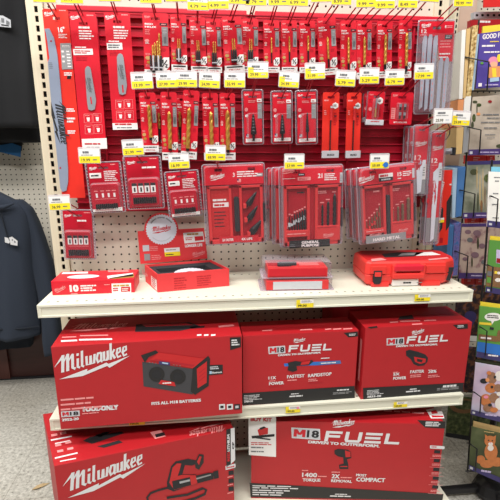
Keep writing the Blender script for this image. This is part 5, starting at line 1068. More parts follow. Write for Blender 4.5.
for pts in ([(49, 440), (71.5, 435.8), (72, 437), (49.4, 441.4)], [(53, 458), (77.5, 452.4), (78, 453.6), (53.4, 459.4)]): TOP(fr, q, pts, h, 'logo_white')
for x0, y0 in ((51, 436), (60, 434.2), (55, 446), (65, 443.4), (57, 452), (67, 449.6)): TOP(fr, q, [(x0, y0-1.4), (x0+6, y0-2.6), (x0+6.5, y0-.4), (x0+.5, y0+.8)], h, 'print_pink')
for x0, x1, y0 in ((55, 70, 443.2), (60, 76, 461)): TOP(fr, q, [(x0, y0), (x1, y0-3), (x1, y0-2), (x0, y0+1)], h, 'print_white')
TOP(fr, q, [(150, 432.5), (161, 430), (166, 436.5), (155, 439)], h, 'print_pink'); TOP(fr, q, [(155, 434.5), (164, 432.4), (165.4, 435.4), (156, 437.8)], h, 'soft_black', .0009)
for pts in ([(83, 441), (90, 437), (122, 431.5), (124, 433.5), (92, 444)], [(95, 435.5), (105, 432), (112, 431.5), (100, 437.5)], [(97, 446.5), (119, 440.5), (123, 442.5), (104, 448)]): TOP(fr, q, pts, h, 'soft_black')
a = fr.top(222, 425.6, h); c = fr.top(190, 432.2, h); L = math.hypot(c[0]-a[0], c[1]-a[1]); ux, uy = (c[0]-a[0])/L, (c[1]-a[1])/L
for g in LOGO[0]+LOGO[1]: q.raw([(a[0]+(ux*x-uy*y)*L/6.15, a[1]+(uy*x+ux*y)*L/6.15, h+.0006) for x, y in g], [tuple(range(len(g)))], 'print_pink')
q.build('top_print', o)
# impact wrench carton
o, fr = carton('large red carton with impact wrench picture at the lower right', (.592, -.236, ZB), -.13, .597, .290, .17); h = .290
fuel(fr, o, [(291.3, 427.5), (320, 429), (320.3, 440), (291.8, 438)], (324, 441.3, 397.5, 444.5, 10.5), (308, 443.3, 379.5, 447.6, 2.9), (333.5, 425.5, 354, 423.6))
claims(fr, o, [('l', 302, 469.5, 309, 471.4, 1), ('1400', 302, 477, 317, 477.4, 4.4), ('l', 318, 475.4, 329, 477.4, 1), ('TORQUE', 302.6, 481.8, 320.5, 482.2, 3.2), ('l', 302.4, 478, 322, 479, 1), ('l', 331.5, 471.2, 340, 473, 1), ('2X', 331.5, 478.2, 339.5, 478.6, 4.2), ('REMOVAL', 331, 482, 352, 483, 2.8), ('l', 340.5, 476.6, 352, 478.6, 1), ('MOST', 356, 476.2, 366.5, 476.8, 2.6), ('COMPACT', 356, 481.4, 385, 482.4, 4.2)])
q = MB(); D(fr, q, [(249.5, 482.8), (443.5, 494), (442.5, 500.5), (250.8, 497)], E1, 'band_black'); LN(fr, q, 252.5, 485.4, 306, 489.2, 2, E1+.0004, 'logo_white', .5, 4); LN(fr, q, 252.5, 489.4, 290, 496, 3, E1+.0004, 'logo_white', .5, 6); LN(fr, q, 335, 493.6, 349, 495, 1, E1+.0004, 'logo_white', .6); LN(fr, q, 330, 495.4, 354, 497, 1, E1+.0004, 'logo_white', .7); q.build('lower_band', o)
q = MB(); D(fr, q, [(248.4, 415), (276, 416), (276, 457), (248.8, 455)], E1, 'white'); TX(fr, q, 'BUY KIT', 250.5, 421.3, 272, 421.6, 3.8, E1+.0004, 'ink_red', .05)
D(fr, q, [(257.5, 430), (262, 427), (268, 428), (268, 434), (259, 435.5)], E1+.0004, 'pic_red'); D(fr, q, [(251.5, 436), (274.5, 434), (274.5, 436.5), (252, 438.5)], E1+.0005, 'soft_black'); D(fr, q, [(257, 437), (271, 439), (270, 440.2), (256, 438.4)], E1+.0005, 'soft_black'); D(fr, q, [(259.5, 428), (264, 426.4), (266, 427.6), (260.5, 430)], E1+.0006, 'soft_black')
LN(fr, q, 251, 442, 274, 445.4, 2, E1+.0004, 'ink_red', .5, 1); LN(fr, q, 251, 446.5, 265, 448.6, 1, E1+.0004, 'mid_grey', .6); LN(fr, q, 251, 450.5, 264, 452.6, 1, E1+.0004, 'mid_grey', .6, 3); q.build('kit_sticker', o)
q = MB(); D(fr, q, [(417, 420), (445.4, 421.4), (445, 428.6), (425, 427.4)], E1, 'band_black'); LN(fr, q, 425.5, 421.5, 443.5, 426.6, 3, E1+.0004, 'logo_white', .6, 2); q.build('corner_flag', o)
q = MB(); D(fr, q, [(334.5, 450.2), (338, 448.8), (344, 449.4), (348, 449.8), (351, 452), (351.4, 458), (347, 459.4), (348.4, 464.5), (348.4, 469), (339.4, 469), (339, 464.8), (343.6, 463.6), (343.2, 457.6), (338, 456.4), (334.5, 454)], E1, 'soft_black'); D(fr, q, [(345, 450.4), (350.4, 452), (350.6, 457), (345.6, 457.2)], E1+.0004, 'pic_red'); D(fr, q, [(334.3, 450.4), (338, 449.4), (341.6, 450), (341.4, 454.6), (338, 455.4), (334.5, 453.6)], E1+.0004, 'dark_steel'); D(fr, q, [(340.4, 466), (347.4, 466), (347.4, 467), (340.4, 467)], E1+.0004, 'pic_red'); q.build('wrench_picture', o)
q = MB(); D(fr, q, [(430, 445.4), (444.6, 446.2), (444.4, 449.2), (430, 448.4)], E1, 'logo_white'); LN(fr, q, 431.5, 446.2, 438, 447.8, 1, E1+.0004, 'ink_red', .6)
for k in range(5):
    y = 450+8.8*k; x = 430-.5*k
    D(fr, q, [(x+4.5, y), (x+10.5, y+.4), (x+10, y+3.6), (x+4, y+3.2)], E1, 'soft_black'); LN(fr, q, x+2.5, y+4.6, x+12.5, y+7, 2, E1, 'print_pink', .5, k); D(fr, q, [(x, y+8), (x+14.2, y+8.7), (x+14.2, y+9), (x, y+8.3)], E1, 'print_pink')
q.build('feature_strip', o)
q = MB(); TOP(fr, q, [(426, 410), (440.5, 407.2), (444.5, 418.5), (431, 418.6)], h, 'print_white'); TOP(fr, q, [(430.5, 411), (436, 410), (438, 413.5), (432, 414.2)], h, 'ink_red', .0009); TOP(fr, q, [(431.5, 415.6), (443, 415.8), (443.6, 417.4), (432, 417.6)], h, 'ink_red', .0009)
for x0, x1, y in ((384, 392, 410), (394, 400, 410.6), (402, 410, 411.2), (412, 424, 412)): TOP(fr, q, [(x0, y), (x1, y+.6), (x1, y+2), (x0, y+1.4)], h, 'print_pink')
q.build('top_print', o)
# ------------------------------------------------------------------ clothes on the far wall at the left
def garment(rows, Y, thick, m, name, o, fold=.008, seed=1, nrow=30, nseg=44, hem=None, flare=None):
    """closed cloth volume: every row gives (photo y, left x, right x); soft folds run down it"""
    r = random.Random(seed); ph = [r.uniform(0, 6) for _ in range(4)]; R0 = []
    for k in range(nrow+1):
        t = k/nrow*(len(rows)-1); i = min(int(t), len(rows)-2); f = t-i
        a, c = rows[i], rows[i+1]; R0.append([a[j]+(c[j]-a[j])*f for j in range(3)])
    b = MB(); O = o.matrix_world.translation; vs = []
    for k, (py, xl, xr) in enumerate(R0):
        L = at_y(xl, py, Y); Rr = at_y(xr, py, Y); cx = (L.x+Rr.x)/2; rx = (Rr.x-L.x)/2; z = (L.z+Rr.z)/2; g = k/nrow
        for j in range(nseg):
            a = 2*PI*j/nseg; ca, sa = math.cos(a), math.sin(a)
            x = math.copysign(abs(ca)**.75, ca)*rx; y = -math.copysign(abs(sa)**.6, sa)*thick*(.75+.25*g)
            f = fold*(.35+.65*g)*(math.sin(x*38+ph[0]+2.2*g)+.6*math.sin(x*77+ph[1]-3*g)+.5*math.sin(g*9+x*14+ph[2]))
            vs.append((cx+x-O.x, Y+y+(f if sa > .1 else 0)-O.y, z-O.z+.25*fold*math.sin(x*30+ph[3])*(1 if k == nrow else 0)))
    n = nseg; fs = [(i*n+j, (i+1)*n+j, (i+1)*n+(j+1) % n, i*n+(j+1) % n) for i in range(nrow) for j in range(n)]
    fs += [tuple(range(n)), tuple(range(nrow*n+n-1, nrow*n-1, -1))]
    b.raw(vs, fs, m, True); return b.build(name, o)
def patch(o, Y, pts, m, name, holes=()):
    O = o.matrix_world.translation; b = MB()
    def put(pp, d, mm): b.raw([tuple(at_y(x, y, Y-d)-O) for x, y in pp], [tuple(range(len(pp)))], mm)
    for i, pp in enumerate(pts): put(pp, .0002*i, m if not isinstance(m, list) else m[i])
    return b.build(name, o)
def gthing(name, px, py, Y, label, cat, group=None):
    return thing(name, Frame(at_y(px, py, Y)), label, cat, group)
o = gthing('t_shirt', -20, 127, .70, 'black t-shirt with a white chest print hanging in front at the upper left', 't-shirt', 'black t-shirts at the upper left')
garment([(-45, -70, 12), (0, -70, 25.2), (40, -71, 29.6), (78, -72, 34.2), (127.5, -74, 40.2)], .70, .035, 'tee_black', 'body', o, .009, 3)
patch(o, .655, [[(-6, 15), (3, 15.6), (10.6, 20), (11, 27.6), (-6, 26)], [(1, 18), (4, 18.4), (4.4, 23), (1.4, 22.6)], [(6, 20), (9.6, 22), (9.6, 25), (6.2, 24.6)], [(-3, 20), (0, 20), (0, 24.5), (-3, 24)], [(1.2, 24), (9, 25.4), (9, 26.4), (1.2, 25.4)]], ['light_grey', 'mid_grey', 'mid_grey', 'mid_grey', 'soft_black'], 'chest_print')
o = gthing('t_shirt', -20, 142, .78, 'black t-shirt hanging behind the printed one, only its hem showing', 't-shirt', 'black t-shirts at the upper left')
garment([(-30, -70, 4), (60, -70, 27), (110, -70, 38), (142.5, -70, 40.6)], .785, .03, 'tee_black', 'body', o, .004, 5)
o = gthing('t_shirt', -20, 156, .86, 'rearmost dark shirt at the upper left, with a blue lower corner', 't-shirt', 'black t-shirts at the upper left')
garment([(60, -70, 12), (110, -70, 18), (140, -68, 22.5), (151, -60, 21.5)], .86, .025, 'tee_black', 'body', o, .003, 6)
patch(o, .826, [[(-10, 146.5), (3, 144.8), (12, 143), (21.4, 146.5), (20.6, 157.2), (6, 153.5), (-10, 150)]], 'blue_cloth', 'blue_corner')
HY = .70
o = gthing('hoodie', -20, 337, HY, 'navy hooded sweatshirt with a white chest print and drawstring, hanging at the left', 'hoodie', 'navy hoodies at the left')
garment([(185, -60, -14), (191, -66, -4), (197, -70, 8), (204, -74, 22), (214, -76, 31), (228, -78, 34), (255, -78, 34), (290, -78, 37), (325, -78, 40.6), (337, -78, 41)], HY, .06, 'hoodie_navy', 'body', o, .011, 9)
garment([(200, 8, 22), (208, 16, 32), (222, 24, 39), (240, 28, 45.5), (262, 31, 52.5), (290, 38, 57.5), (320, 43, 61), (338, 44, 61.5), (352, 46.5, 59.5)], HY+.015, .045, 'hoodie_navy', 'sleeve', o, .009, 12, nseg=28)
O = o.matrix_world.translation; b = MB(); L = lambda x, y, d=.0: tuple(at_y(x, y, HY-.064-d)-O)
b.tube([L(-6, 205), L(1, 214), L(4.5, 226), L(7.5, 237)], .0035, 'hoodie_dark', 6); b.build('drawstring', o)
b = MB(); b.tube([L(-30, 206), L(-10, 208.5), L(4, 207), L(14, 203.5)], [.012, .012, .010, .004], 'hoodie_navy', 8); b.build('hood_seam', o)
b = MB(); b.tube([L(-40, 329.5, -.006), L(0, 329.5, -.004), L(22, 328.5, -.006), L(39, 326.5, -.03)], .004, 'hoodie_dark', 6); b.build('hem_band', o)
patch(o, HY-.074, [[(4.6, 237), (8, 238), (10, 242), (9, 243.6), (5, 242.4)], [(8.8, 237.6), (12, 236.6), (17.6, 241), (17.4, 245.8), (10.6, 244.6), (9.6, 239.6)], [(11.8, 239), (13, 239.4), (13, 241), (11.8, 240.6)], [(14, 240.6), (15.6, 241.4), (15.6, 243), (14, 242.4)]], ['logo_white', 'logo_white', 'mid_grey', 'mid_grey'], 'chest_print')
o = gthing('hoodie', -20, 350, HY+.14, 'dark hooded sweatshirt hanging behind the navy one, only its lower hem showing', 'hoodie', 'navy hoodies at the left')
garment([(200, -60, 8), (240, -70, 28), (300, -70, 33), (341, -70, 34), (347, -66, 33)], HY+.145, .045, 'hoodie_dark', 'body', o, .006, 15)

for px_, py_, y0, lb in ((-29, -44, .64, 'black wall hook arm carrying the black t-shirts at the upper left'), (-37, 186, .62, 'black wall hook arm carrying the navy hoodies at the left')):
    p = at_y(px_, py_, .70); F_ = Frame((p.x, .93, p.z-.004)); h_ = thing('wall_hook', F_, lb, 'hook'); b = MB()
    b.tube([(0, 0, 0), (0, y0-.93, 0), (0, y0-.945, .02)], .006, 'wire_black', 8); b.build('arm', h_); b = MB(); b.box3(-.02, .02, -.004, .0, -.04, .04, 'wire_black'); b.build('base_plate', h_)

# ------------------------------------------------------------------ spinning card rack at the right
hub = at_z(489, 484, .05); hub.z = 0
RK = Frame(hub); o = thing('spinner_rack', RK, 'black wire floor rack that spins, filled with calendars at the right edge', 'display rack')
b = MB(); b.tube([(.02, .05, .03), (.02, .05, 1.75)], .011, 'wire_black', 10); b.build('pole', o)
b = MB(); lathe(b, [(.0005, .075), (.02, .075), (.045, .06), (.055, .03), (.055, .022), (.0005, .022)], 0, 0, 'wire_black', 18); b.build('hub', o)
for ang, ln in ((PI*.985, .42), (-.35, .38), (-1.45, .40), (1.15, .40)):
    b = MB(); c, s_ = math.cos(ang), math.sin(ang); px_, py_ = -s_*.011, c*.011
    def V(t, z, k): return (c*t+px_*k, s_*t+py_*k, z)
    b.raw([V(.03, .05, 1), V(.03, .05, -1), V(ln, .026, -1), V(ln, .026, 1), V(.03, .024, 1), V(.03, .024, -1), V(ln, .008, -1), V(ln, .008, 1)], [(0, 1, 2, 3), (7, 6, 5, 4), (0, 4, 5, 1), (1, 5, 6, 2), (2, 6, 7, 3), (3, 7, 4, 0)], 'wire_black')
    b.box3(c*ln-.012, c*ln+.012, s_*ln-.012, s_*ln+.012, 0, .012, 'wire_black'); b.build('leg', o, bevel=.003)
FA = Frame((1.362, .03, 0), yaw=-.20); FB = Frame((1.345, -.20, 0), yaw=-.34)
def wire_loop(F, pts, name='pocket_wire', r=.0022):
    b = MB(); Mi = o.matrix_world.inverted() @ F.m
    b.tube([tuple(Mi @ Vector((F.uv(x, y, d)[0], -d, F.uv(x, y, d)[1]))) for x, y, d in pts], r, 'wire_black', 6); return b.build(name, o)
rack = o
for F, pts in ((FA, [(479, 20, -.018), (474, 60, -.018), (468, 130, -.018), (462, 225, -.018), (457, 300, -.018), (451, 380, -.018), (446, 436, -.018)]), (FB, [(492, 160, -.022), (485, 260, -.022), (477.5, 345, -.022), (472, 410, -.022), (467.5, 472, -.022)])):
    wire_loop(F, pts, 'upright_wire', .003)
for F, (xl, yl, xr, yr, yb) in ((FA, (463, 57, 489, 62, 90)), (FA, (466, 127, 481, 130, 152)), (FA, (458, 190, 475, 194, 216)), (FA, (453, 251, 468, 256, 276)), (FA, (452, 322, 466, 327, 340)), (FB, (489, 196, 498, 199, 224)), (FB, (486, 265, 493, 267, 290)), (FB, (478.5, 327, 487, 331, 355)), (FB, (472, 392, 481, 397, 412)), (FB, (467, 443, 477, 449, 470))):
    wire_loop(F, [(xl, yl, -.02), (xl+2, yl, .022), (xr, yr, .026), (xr-(yb-yr)*.07, yb, .026), (xr-(yb-yr)*.07, yb+.5, -.012)])
    wire_loop(F, [(xl-(yb-yl)*.06, yb+1.2, -.015), (xr+30, yb+.8, -.012)], 'pocket_ledge', .0025)
def sheet(name, label, cat, F, quad, th, m, group=None, extra=(), back=0.0):
    """a calendar or book: front face follows quad, th thick"""
    U = [F.uv(x, y, back) for x, y in quad]; c = (sum(p[0] for p in U)/len(U), min(p[1] for p in U))
    G = Frame(F.w(c[0], back, c[1]), yaw=math.atan2(F.m[1][0], F.m[0][0])); t = thing(name, G, label, cat, group)
    b = MB(); b.ext([G.uv(x, y) for x, y in quad], -th, 0, m); b.build('cover', t)
    nm = {}
    for k, (pn, pts, mm) in enumerate(extra):
        if pn not in nm: nm[pn] = MB()
        d = .0005+.0002*k
        if isinstance(pts, str): pass
        elif pts[0] == 'T': TX(G, nm[pn], *pts[1:], d, mm)
        elif pts[0] == 'L': LN(G, nm[pn], *pts[1:6], d, mm, .5, int(pts[2]))
        elif pts[0] == 'E':
            _, x, y, rx, ry = pts; nm[pn].poly([G.uv(x+rx*math.cos(a*PI/9), y+ry*math.sin(a*PI/9), d) for a in range(18)], d, mm)
        else: nm[pn].poly([G.uv(x, y, d) for x, y in pts], d, mm)
    for pn, mb in nm.items(): mb.build(pn, t)
    return t
BK = 'books and calendars in the wire rack'
sheet('picture_book', 'purple comic book with white title, top tier of the wire rack', 'book', FA, [(479.8, 33.5), (545, 25), (542, 84), (476, 88.5)], .008, 'purple', BK, [
 ('title', ('T', 'GOOD F', 482.5, 39.5, 500, 37.5, 5), 'print_white'), ('title', ('L', 482, 44, 500, 47.5, 1), 'print_white'), ('title', ('L', 490, 40.5, 500, 42.5, 1), 'book_yellow'), ('title', ('L', 484, 50.5, 500, 53.5, 1), 'print_white'),
 ('picture', ('E', 493.5, 61, 5, 4.5), 'pink'), ('picture', ('E', 494, 64.5, 3.6, 3), 'skin'), ('picture', [(488.5, 67), (500, 66), (501, 77), (488, 78)], 'paper_orange'), ('picture', [(492, 68), (496, 68), (496.5, 77), (492.5, 77)], 'book_yellow'), ('picture', [(490, 78), (499, 77), (499, 81), (490, 82)], 'pale_blue'), ('picture', ('E', 482, 63, 1.6, 1.2), 'green_book'), ('picture', ('E', 499, 58, 2, 4), 'book_yellow'),
 ('footer', [(478.5, 83.2), (482, 83), (481.8, 86.5), (478.2, 86.7)], 'print_white'), ('footer', ('L', 485, 83.6, 500, 86, 1), 'lilac')])
sheet('picture_book', 'yellow book sticking up behind the purple comic book', 'book', FA, [(483, 26.3), (545, 20), (542, 80), (479, 86)], .008, 'book_yellow', BK, back=-.012)
sheet('wall_calendar', 'faded cream calendar with dark handwriting and a leaf sprig, second tier', 'calendar', FA, [(472.6, 97), (535, 92), (531, 153), (468.3, 155.4)], .006, 'sepia', BK, [
 ('leaf_picture', ('E', 475, 102, 2.5, 1.5), 'olive_dark'), ('leaf_picture', ('E', 474, 118, 1.8, 4), 'green_flora'), ('leaf_picture', ('E', 479, 105, 2.4, 1.8), 'green_flora'), ('leaf_picture', ('E', 477, 109, .6, 6), 'olive_dark'), ('leaf_picture', ('E', 472.5, 125, 1.4, 3.4), 'olive_dark'), ('leaf_picture', ('E', 478.5, 114, 2, 1.5), 'paper_orange'), ('leaf_picture', ('E', 500, 146, 4, 1.8), 'olive_dark'), ('leaf_picture', ('E', 490, 101.5, 2, 1.4), 'carton_deep'),
 ('handwriting', ('L', 483, 113.5, 500, 115.6, 1), 'mid_grey'), ('handwriting', ('L', 487, 117, 500, 119, 1), 'mid_grey'), ('handwriting', ('L', 481, 121.3, 500, 123.2, 1), 'mid_grey'), ('handwriting', ('L', 484, 126.8, 500, 129, 1), 'mid_grey'), ('handwriting', ('L', 485, 134, 500, 135.4, 1), 'mid_grey'), ('handwriting', ('L', 487, 137.2, 496, 138.4, 1), 'mid_grey'),
 ('lower_band', [(468.7, 149.6), (532, 147.6), (531, 153.6), (468.3, 155.4)], 'band_purple'), ('lower_band', ('L', 480, 151.2, 500, 153.2, 1), 'lilac'), ('lower_band', [(469.8, 151.4), (472.6, 151.3), (472.5, 154), (469.7, 154.1)], 'light_grey')])
sheet('wall_calendar', 'grey green meadow grass calendar with a purple band, third tier', 'calendar', FA, [(467.4, 161.4), (530, 159.4), (524, 217), (462.6, 218.6)], .006, 'meadow', BK, [
 ('upper_band', [(467.4, 161.4), (530, 159.4), (530, 163.4), (467.2, 165)], 'navy_band'), ('grass_picture', ('E', 474, 172, 4, 3), 'olive_dark'), ('grass_picture', ('E', 480, 190, .5, 16), 'paper_tan'), ('grass_picture', ('E', 483, 186, .4, 18), 'paper_tan'), ('grass_picture', ('E', 485, 198, .5, 12), 'wreath'), ('grass_picture', ('E', 481.5, 206, 1.2, 6), 'wreath'), ('grass_picture', ('E', 478, 202, .8, 10), 'olive_dark'), ('grass_picture', ('E', 488, 178, 4, 4), 'green_flora'), ('grass_picture', ('E', 477, 178, .4, 12), 'paper_tan'),
 ('lower_band', [(463, 212.8), (526, 211.4), (525, 217), (462.6, 218.6)], 'band_purple'), ('lower_band', ('L', 476, 214.4, 490, 216.4, 1), 'lilac'), ('lower_band', [(464.4, 214.3), (467.2, 214.2), (467.1, 216.8), (464.3, 216.9)], 'light_grey')])
sheet('wall_calendar', 'dusty pink calendar with purple pressed flowers, fourth tier', 'calendar', FA, [(462, 223.6), (524, 222.4), (519, 279), (458.4, 278.6)], .006, 'floral', BK, [
 ('upper_band', [(462, 223.6), (524, 222.4), (524, 226), (461.8, 227)], 'band_purple')]+[('flower_picture', ('E', x, y, rx, ry), m) for x, y, rx, ry, m in ((468, 232, 3.2, 2.2, 'plum'), (477, 233, 4, 3, 'plum'), (482, 246, 3.2, 2.6, 'plum'), (470, 240, 3, 2.4, 'mid_grey'), (475, 255, 4, 3, 'plum'), (465, 259, 2.6, 1.8, 'plum'), (483.5, 262, 2.4, 2, 'mid_grey'), (478, 243, 1, 6, 'olive_dark'), (472, 262, .8, 5, 'olive_dark'))]+[
 ('lower_band', [(458.8, 272.8), (520, 273.4), (519, 279), (458.4, 278.6)], 'band_purple'), ('lower_band', ('L', 471, 274.6, 486, 276.8, 1), 'lilac')])
sheet('wall_calendar', 'dark floral calendar with a blue heart outline in the fifth tier', 'calendar', FA, [(457.4, 284.5), (518, 287), (513, 341), (453.6, 338)], .006, 'dark_flora', BK, [
 ('flower_picture', ('E', 470.5, 316, 6, 5), 'navy_band'), ('flower_picture', [(465, 318), (476.5, 318), (471, 328.5)], 'navy_band'), ('flower_picture', ('E', 463, 300, 3, 2), 'wreath'), ('flower_picture', ('E', 478, 296, 2.5, 2), 'wreath'), ('flower_picture', ('E', 472, 291, 2, 1.6), 'band_purple'), ('lower_band', [(456, 335), (477, 336), (477, 341.5), (455.6, 340)], 'paper')])
sheet('wall_calendar', 'dark brown patterned calendar half hidden behind the dog picture, sixth tier', 'calendar', FA, [(453, 346), (512, 350), (508, 396), (449.8, 391)], .006, 'dark_flora', BK)
sheet('wall_calendar', 'green calendar with a brown twig wreath, lowest of the left tiers', 'calendar', FA, [(449.4, 396.4), (508, 401), (503, 446), (445.8, 436.6)], .006, 'green_flora', BK, [
 ('wreath_picture', [(464+r*1.9*math.cos(a), 406+r*math.sin(a)) for a in [k*PI/12 for k in range(25)] for r in (7.4,)][:24], 'wreath'), ('wreath_picture', ('E', 464.5, 405, 10.5, 4.8), 'green_flora'), ('lower_band', [(446.2, 432.4), (504, 441.6), (503, 446.4), (445.8, 436.6)], 'soft_black')])
sheet('notebook', 'white card of dotted script with a purple band, top of the right column', 'calendar', FB, [(488.8, 171.6), (545, 174), (541, 233), (487, 226.8)], .006, 'paper', BK, [
 ('handwriting', ('L', 494, 176.5, 500, 178.4, 1), 'mid_grey'), ('handwriting', ('L', 495, 180, 500, 182, 1), 'mid_grey'), ('handwriting', ('L', 493, 192.5, 500, 194.6, 1), 'mid_grey'), ('handwriting', ('L', 492, 203.5, 499, 205.4, 1), 'mid_grey'), ('handwriting', ('L', 492.5, 217, 500, 218.6, 1), 'mid_grey'),
 ('lower_band', [(487.3, 220.4), (543, 226.5), (541, 233), (487, 226.8)], 'navy_band'), ('lower_band', [(489, 222.8), (492, 223.2), (491.9, 225.4), (488.9, 225)], 'light_grey')])
sheet('notebook', 'blue card sticking up behind the white dotted script card', 'calendar', FB, [(491.5, 166.8), (545, 168), (545, 200), (490, 198)], .005, 'sky_blue', BK, back=-.01)
sheet('wall_calendar', 'green and brown calendar of small photos under the dotted script card', 'calendar', FB, [(489.6, 240), (542, 245), (537, 301), (485.4, 292)], .006, 'green_card', BK, [
 ('photo_picture', [(496.5, 249.5), (502, 250), (502, 264), (496, 263)], 'lilac'), ('photo_picture', [(496.7, 258), (502, 259), (502, 263.4), (496.3, 262.6)], 'carton_deep'), ('photo_picture', [(487.6, 265.6), (503, 268), (502, 288), (486, 286)], 'wreath'), ('photo_picture', [(487.6, 271), (492, 271.6), (491.6, 276), (487.2, 275.4)], 'mid_grey'), ('photo_picture', [(487.2, 277), (491, 277.6), (490.6, 283), (486.8, 282.4)], 'green_book'), ('photo_picture', [(494.6, 271), (497.4, 271.4), (497.2, 274), (494.4, 273.6)], 'book_yellow'), ('photo_picture', ('E', 498, 280, 3, 2), 'fur_white'), ('photo_picture', ('E', 499, 273, 2, 1.4), 'fur_white'),
 ('lower_band', [(485.9, 286.6), (538, 295), (537, 301), (485.4, 292)], 'navy_band'), ('lower_band', [(487.2, 288.8), (489.8, 289.2), (489.7, 291.4), (487.1, 291)], 'light_grey')])
sheet('wall_calendar', 'yellow card sticking up behind the green and brown photo calendar', 'calendar', FB, [(490.4, 236), (542, 241), (540, 270), (488.4, 266)], .005, 'book_yellow', BK, back=-.01)
sheet('comic_calendar', 'green comic calendar with a white speech bubble, third in the right column', 'calendar', FB, [(479.8, 306.2), (536, 313), (530, 368), (476, 356.8)], .006, 'green_book', BK, [
 ('speech_bubble', ('E', 493, 317, 8.5, 4.2), 'paper'), ('speech_bubble', [(491, 320), (495, 320), (492, 324.6)], 'paper'), ('speech_bubble', ('L', 487, 314.8, 500, 318.6, 2), 'soft_black'), ('caption', [(479.3, 322), (491.6, 323), (491.4, 325.4), (479.1, 324.4)], 'book_yellow'), ('picture', [(478.8, 334), (498, 336.4), (497.4, 342), (478.2, 339.6)], 'wreath'), ('picture', ('L', 480.5, 336.6, 496, 340, 1), 'print_white'), ('picture', [(477.6, 341.6), (534, 350), (533, 361.6), (476.5, 351.4)], 'royal'), ('picture', [(490, 327), (494, 327.6), (493.6, 330), (489.6, 329.4)], 'soft_black'), ('picture', ('E', 499, 336, 2, 6), 'wreath'),
 ('lower_band', [(476.6, 351.2), (532, 361.6), (531, 367.6), (476, 356.8)], 'navy_band'), ('lower_band', ('L', 488, 354.2, 500, 357.2, 1), 'print_white')])
sheet('comic_calendar', 'yellow card sticking up behind the green comic calendar', 'calendar', FB, [(480.6, 302), (536, 309), (534, 330), (479, 322)], .005, 'book_yellow', BK, back=-.01)
dog = []
for x, y, rx, ry, m in ((492, 378, 5, 6, 'fur_brown'), (499, 376, 4, 5, 'fur_white'), (491, 388, 6, 5, 'ginger'), (498, 388, 4, 4, 'fur_brown'), (484, 381, 4, 2.6, 'soft_black'), (487.5, 380, 2, 2, 'paper_orange'), (486, 400, 6, 6, 'ginger'), (494, 398, 5, 5, 'fur_brown'), (499, 404, 4, 6, 'fur_white'), (488, 408, 5, 4, 'fur_brown'), (486, 397, 2.4, 1.6, 'pink'), (489, 373, 2.4, 2, 'ginger'), (490, 405, 2, 1.6, 'soft_black'), (492, 387, 1.4, 1.2, 'soft_black'), (495, 377, 1.2, 1.4, 'soft_black'), (499, 394, 2.4, 2, 'fur_white'), (494, 410, 4, 2.6, 'ginger')): dog.append(('dog_picture', ('E', x, y, rx, ry), m))
sheet('wall_calendar', 'calendar crowded with cartoon dogs, fourth in the right column', 'calendar', FB, [(475.6, 362.8), (530, 372), (525, 428), (471, 414.4)], .006, 'dog_picture', BK, dog+[
 ('lower_band', [(471.4, 409.6), (526, 423), (525, 428.6), (471, 414.4)], 'navy_band'), ('lower_band', ('L', 485, 413.6, 500, 417, 1), 'lilac'), ('lower_band', [(472.6, 411.4), (475.2, 412), (475, 414), (472.4, 413.4)], 'light_grey')])
sheet('wall_calendar', 'olive calendar peeking up behind the cartoon dog calendar', 'calendar', FB, [(475.8, 359.2), (530, 368), (528, 390), (474.2, 380)], .005, 'olive_dark', BK, back=-.01)
cat = [('cat_picture', ('E', x, y, rx, ry), m) for x, y, rx, ry, m in ((491, 452, 6.6, 9, 'ginger'), (480.5, 459.5, 4.6, 4.2, 'ginger'), (497, 462, 8, 4.6, 'ginger'), (487, 464, 7, 4, 'ginger'), (490, 441, 5.6, 5.4, 'ginger'), (490.6, 448, 3, 3, 'fur_white'), (490.6, 444, 2.4, 1.8, 'fur_white'), (488.6, 440.4, .8, .6, 'soft_black'), (492.4, 440.8, .8, .6, 'soft_black'), (490.5, 442.8, .6, .5, 'pink'))]
cat += [('cat_picture', [(484.8, 434), (488.6, 437), (485.4, 440.6)], 'ginger'), ('cat_picture', [(496, 435.2), (492.4, 437), (495.4, 441)], 'ginger')]
sheet('wall_calendar', 'dark green calendar with a sitting ginger cat, lowest at the right edge', 'calendar', FB, [(471.6, 427), (526, 440), (521, 492), (468.8, 469)], .006, 'cat_background', BK, cat+[
 ('lower_band', [(469, 464.8), (522, 486.6), (521, 492), (468.8, 469)], 'navy_band'), ('lower_band', ('L', 481, 469.6, 494, 473.6, 1), 'lilac'), ('lower_band', [(470, 466.4), (473, 467.6), (472.8, 469.8), (469.8, 468.6)], 'light_grey'), ('title', ('L', 484, 431.6, 495, 433, 1), 'paper_tan')])
sheet('wall_calendar', 'yellow edged calendar peeking up behind the ginger cat calendar', 'calendar', FB, [(473.6, 421.4), (526, 433.6), (524, 450), (471.8, 438)], .004, 'paper_tan', BK, back=-.014)
# books in the left side of the rack, seen along their spines
SB = Frame((1.30, .02, 0), yaw=-.05)
def spine(label, quad, m, dep=.13, back=0):
    U = [SB.uv(x, y, back) for x, y in quad]; G = Frame(SB.w(U[3][0], back, U[3][1]), yaw=-.12); t = thing('spine_book', G, label, 'book', 'books seen edge on in the rack'); b = MB()
    b.ext([G.uv(x, y) for x, y in quad], -dep, 0, m); b.build('cover', t); return t
spine('white book edge at the far left of the top rack tier', [(462, 30), (466, 29.4), (462.4, 99), (458.8, 99)], 'paper')
spine('cream book edge between the white and the braided gold ones', [(466.6, 29), (470.6, 28.6), (465.6, 98), (463, 98)], 'paper_tan')
spine('gold braided book edge beside the purple comic book', [(473, 25.6), (478.4, 25), (471, 97), (466.2, 97)], 'braid')
spine('pale blue book edge between the gold braid and the purple comic book', [(477, 34), (479.4, 34), (473.8, 90), (471.4, 90)], 'pale_blue', back=-.01)
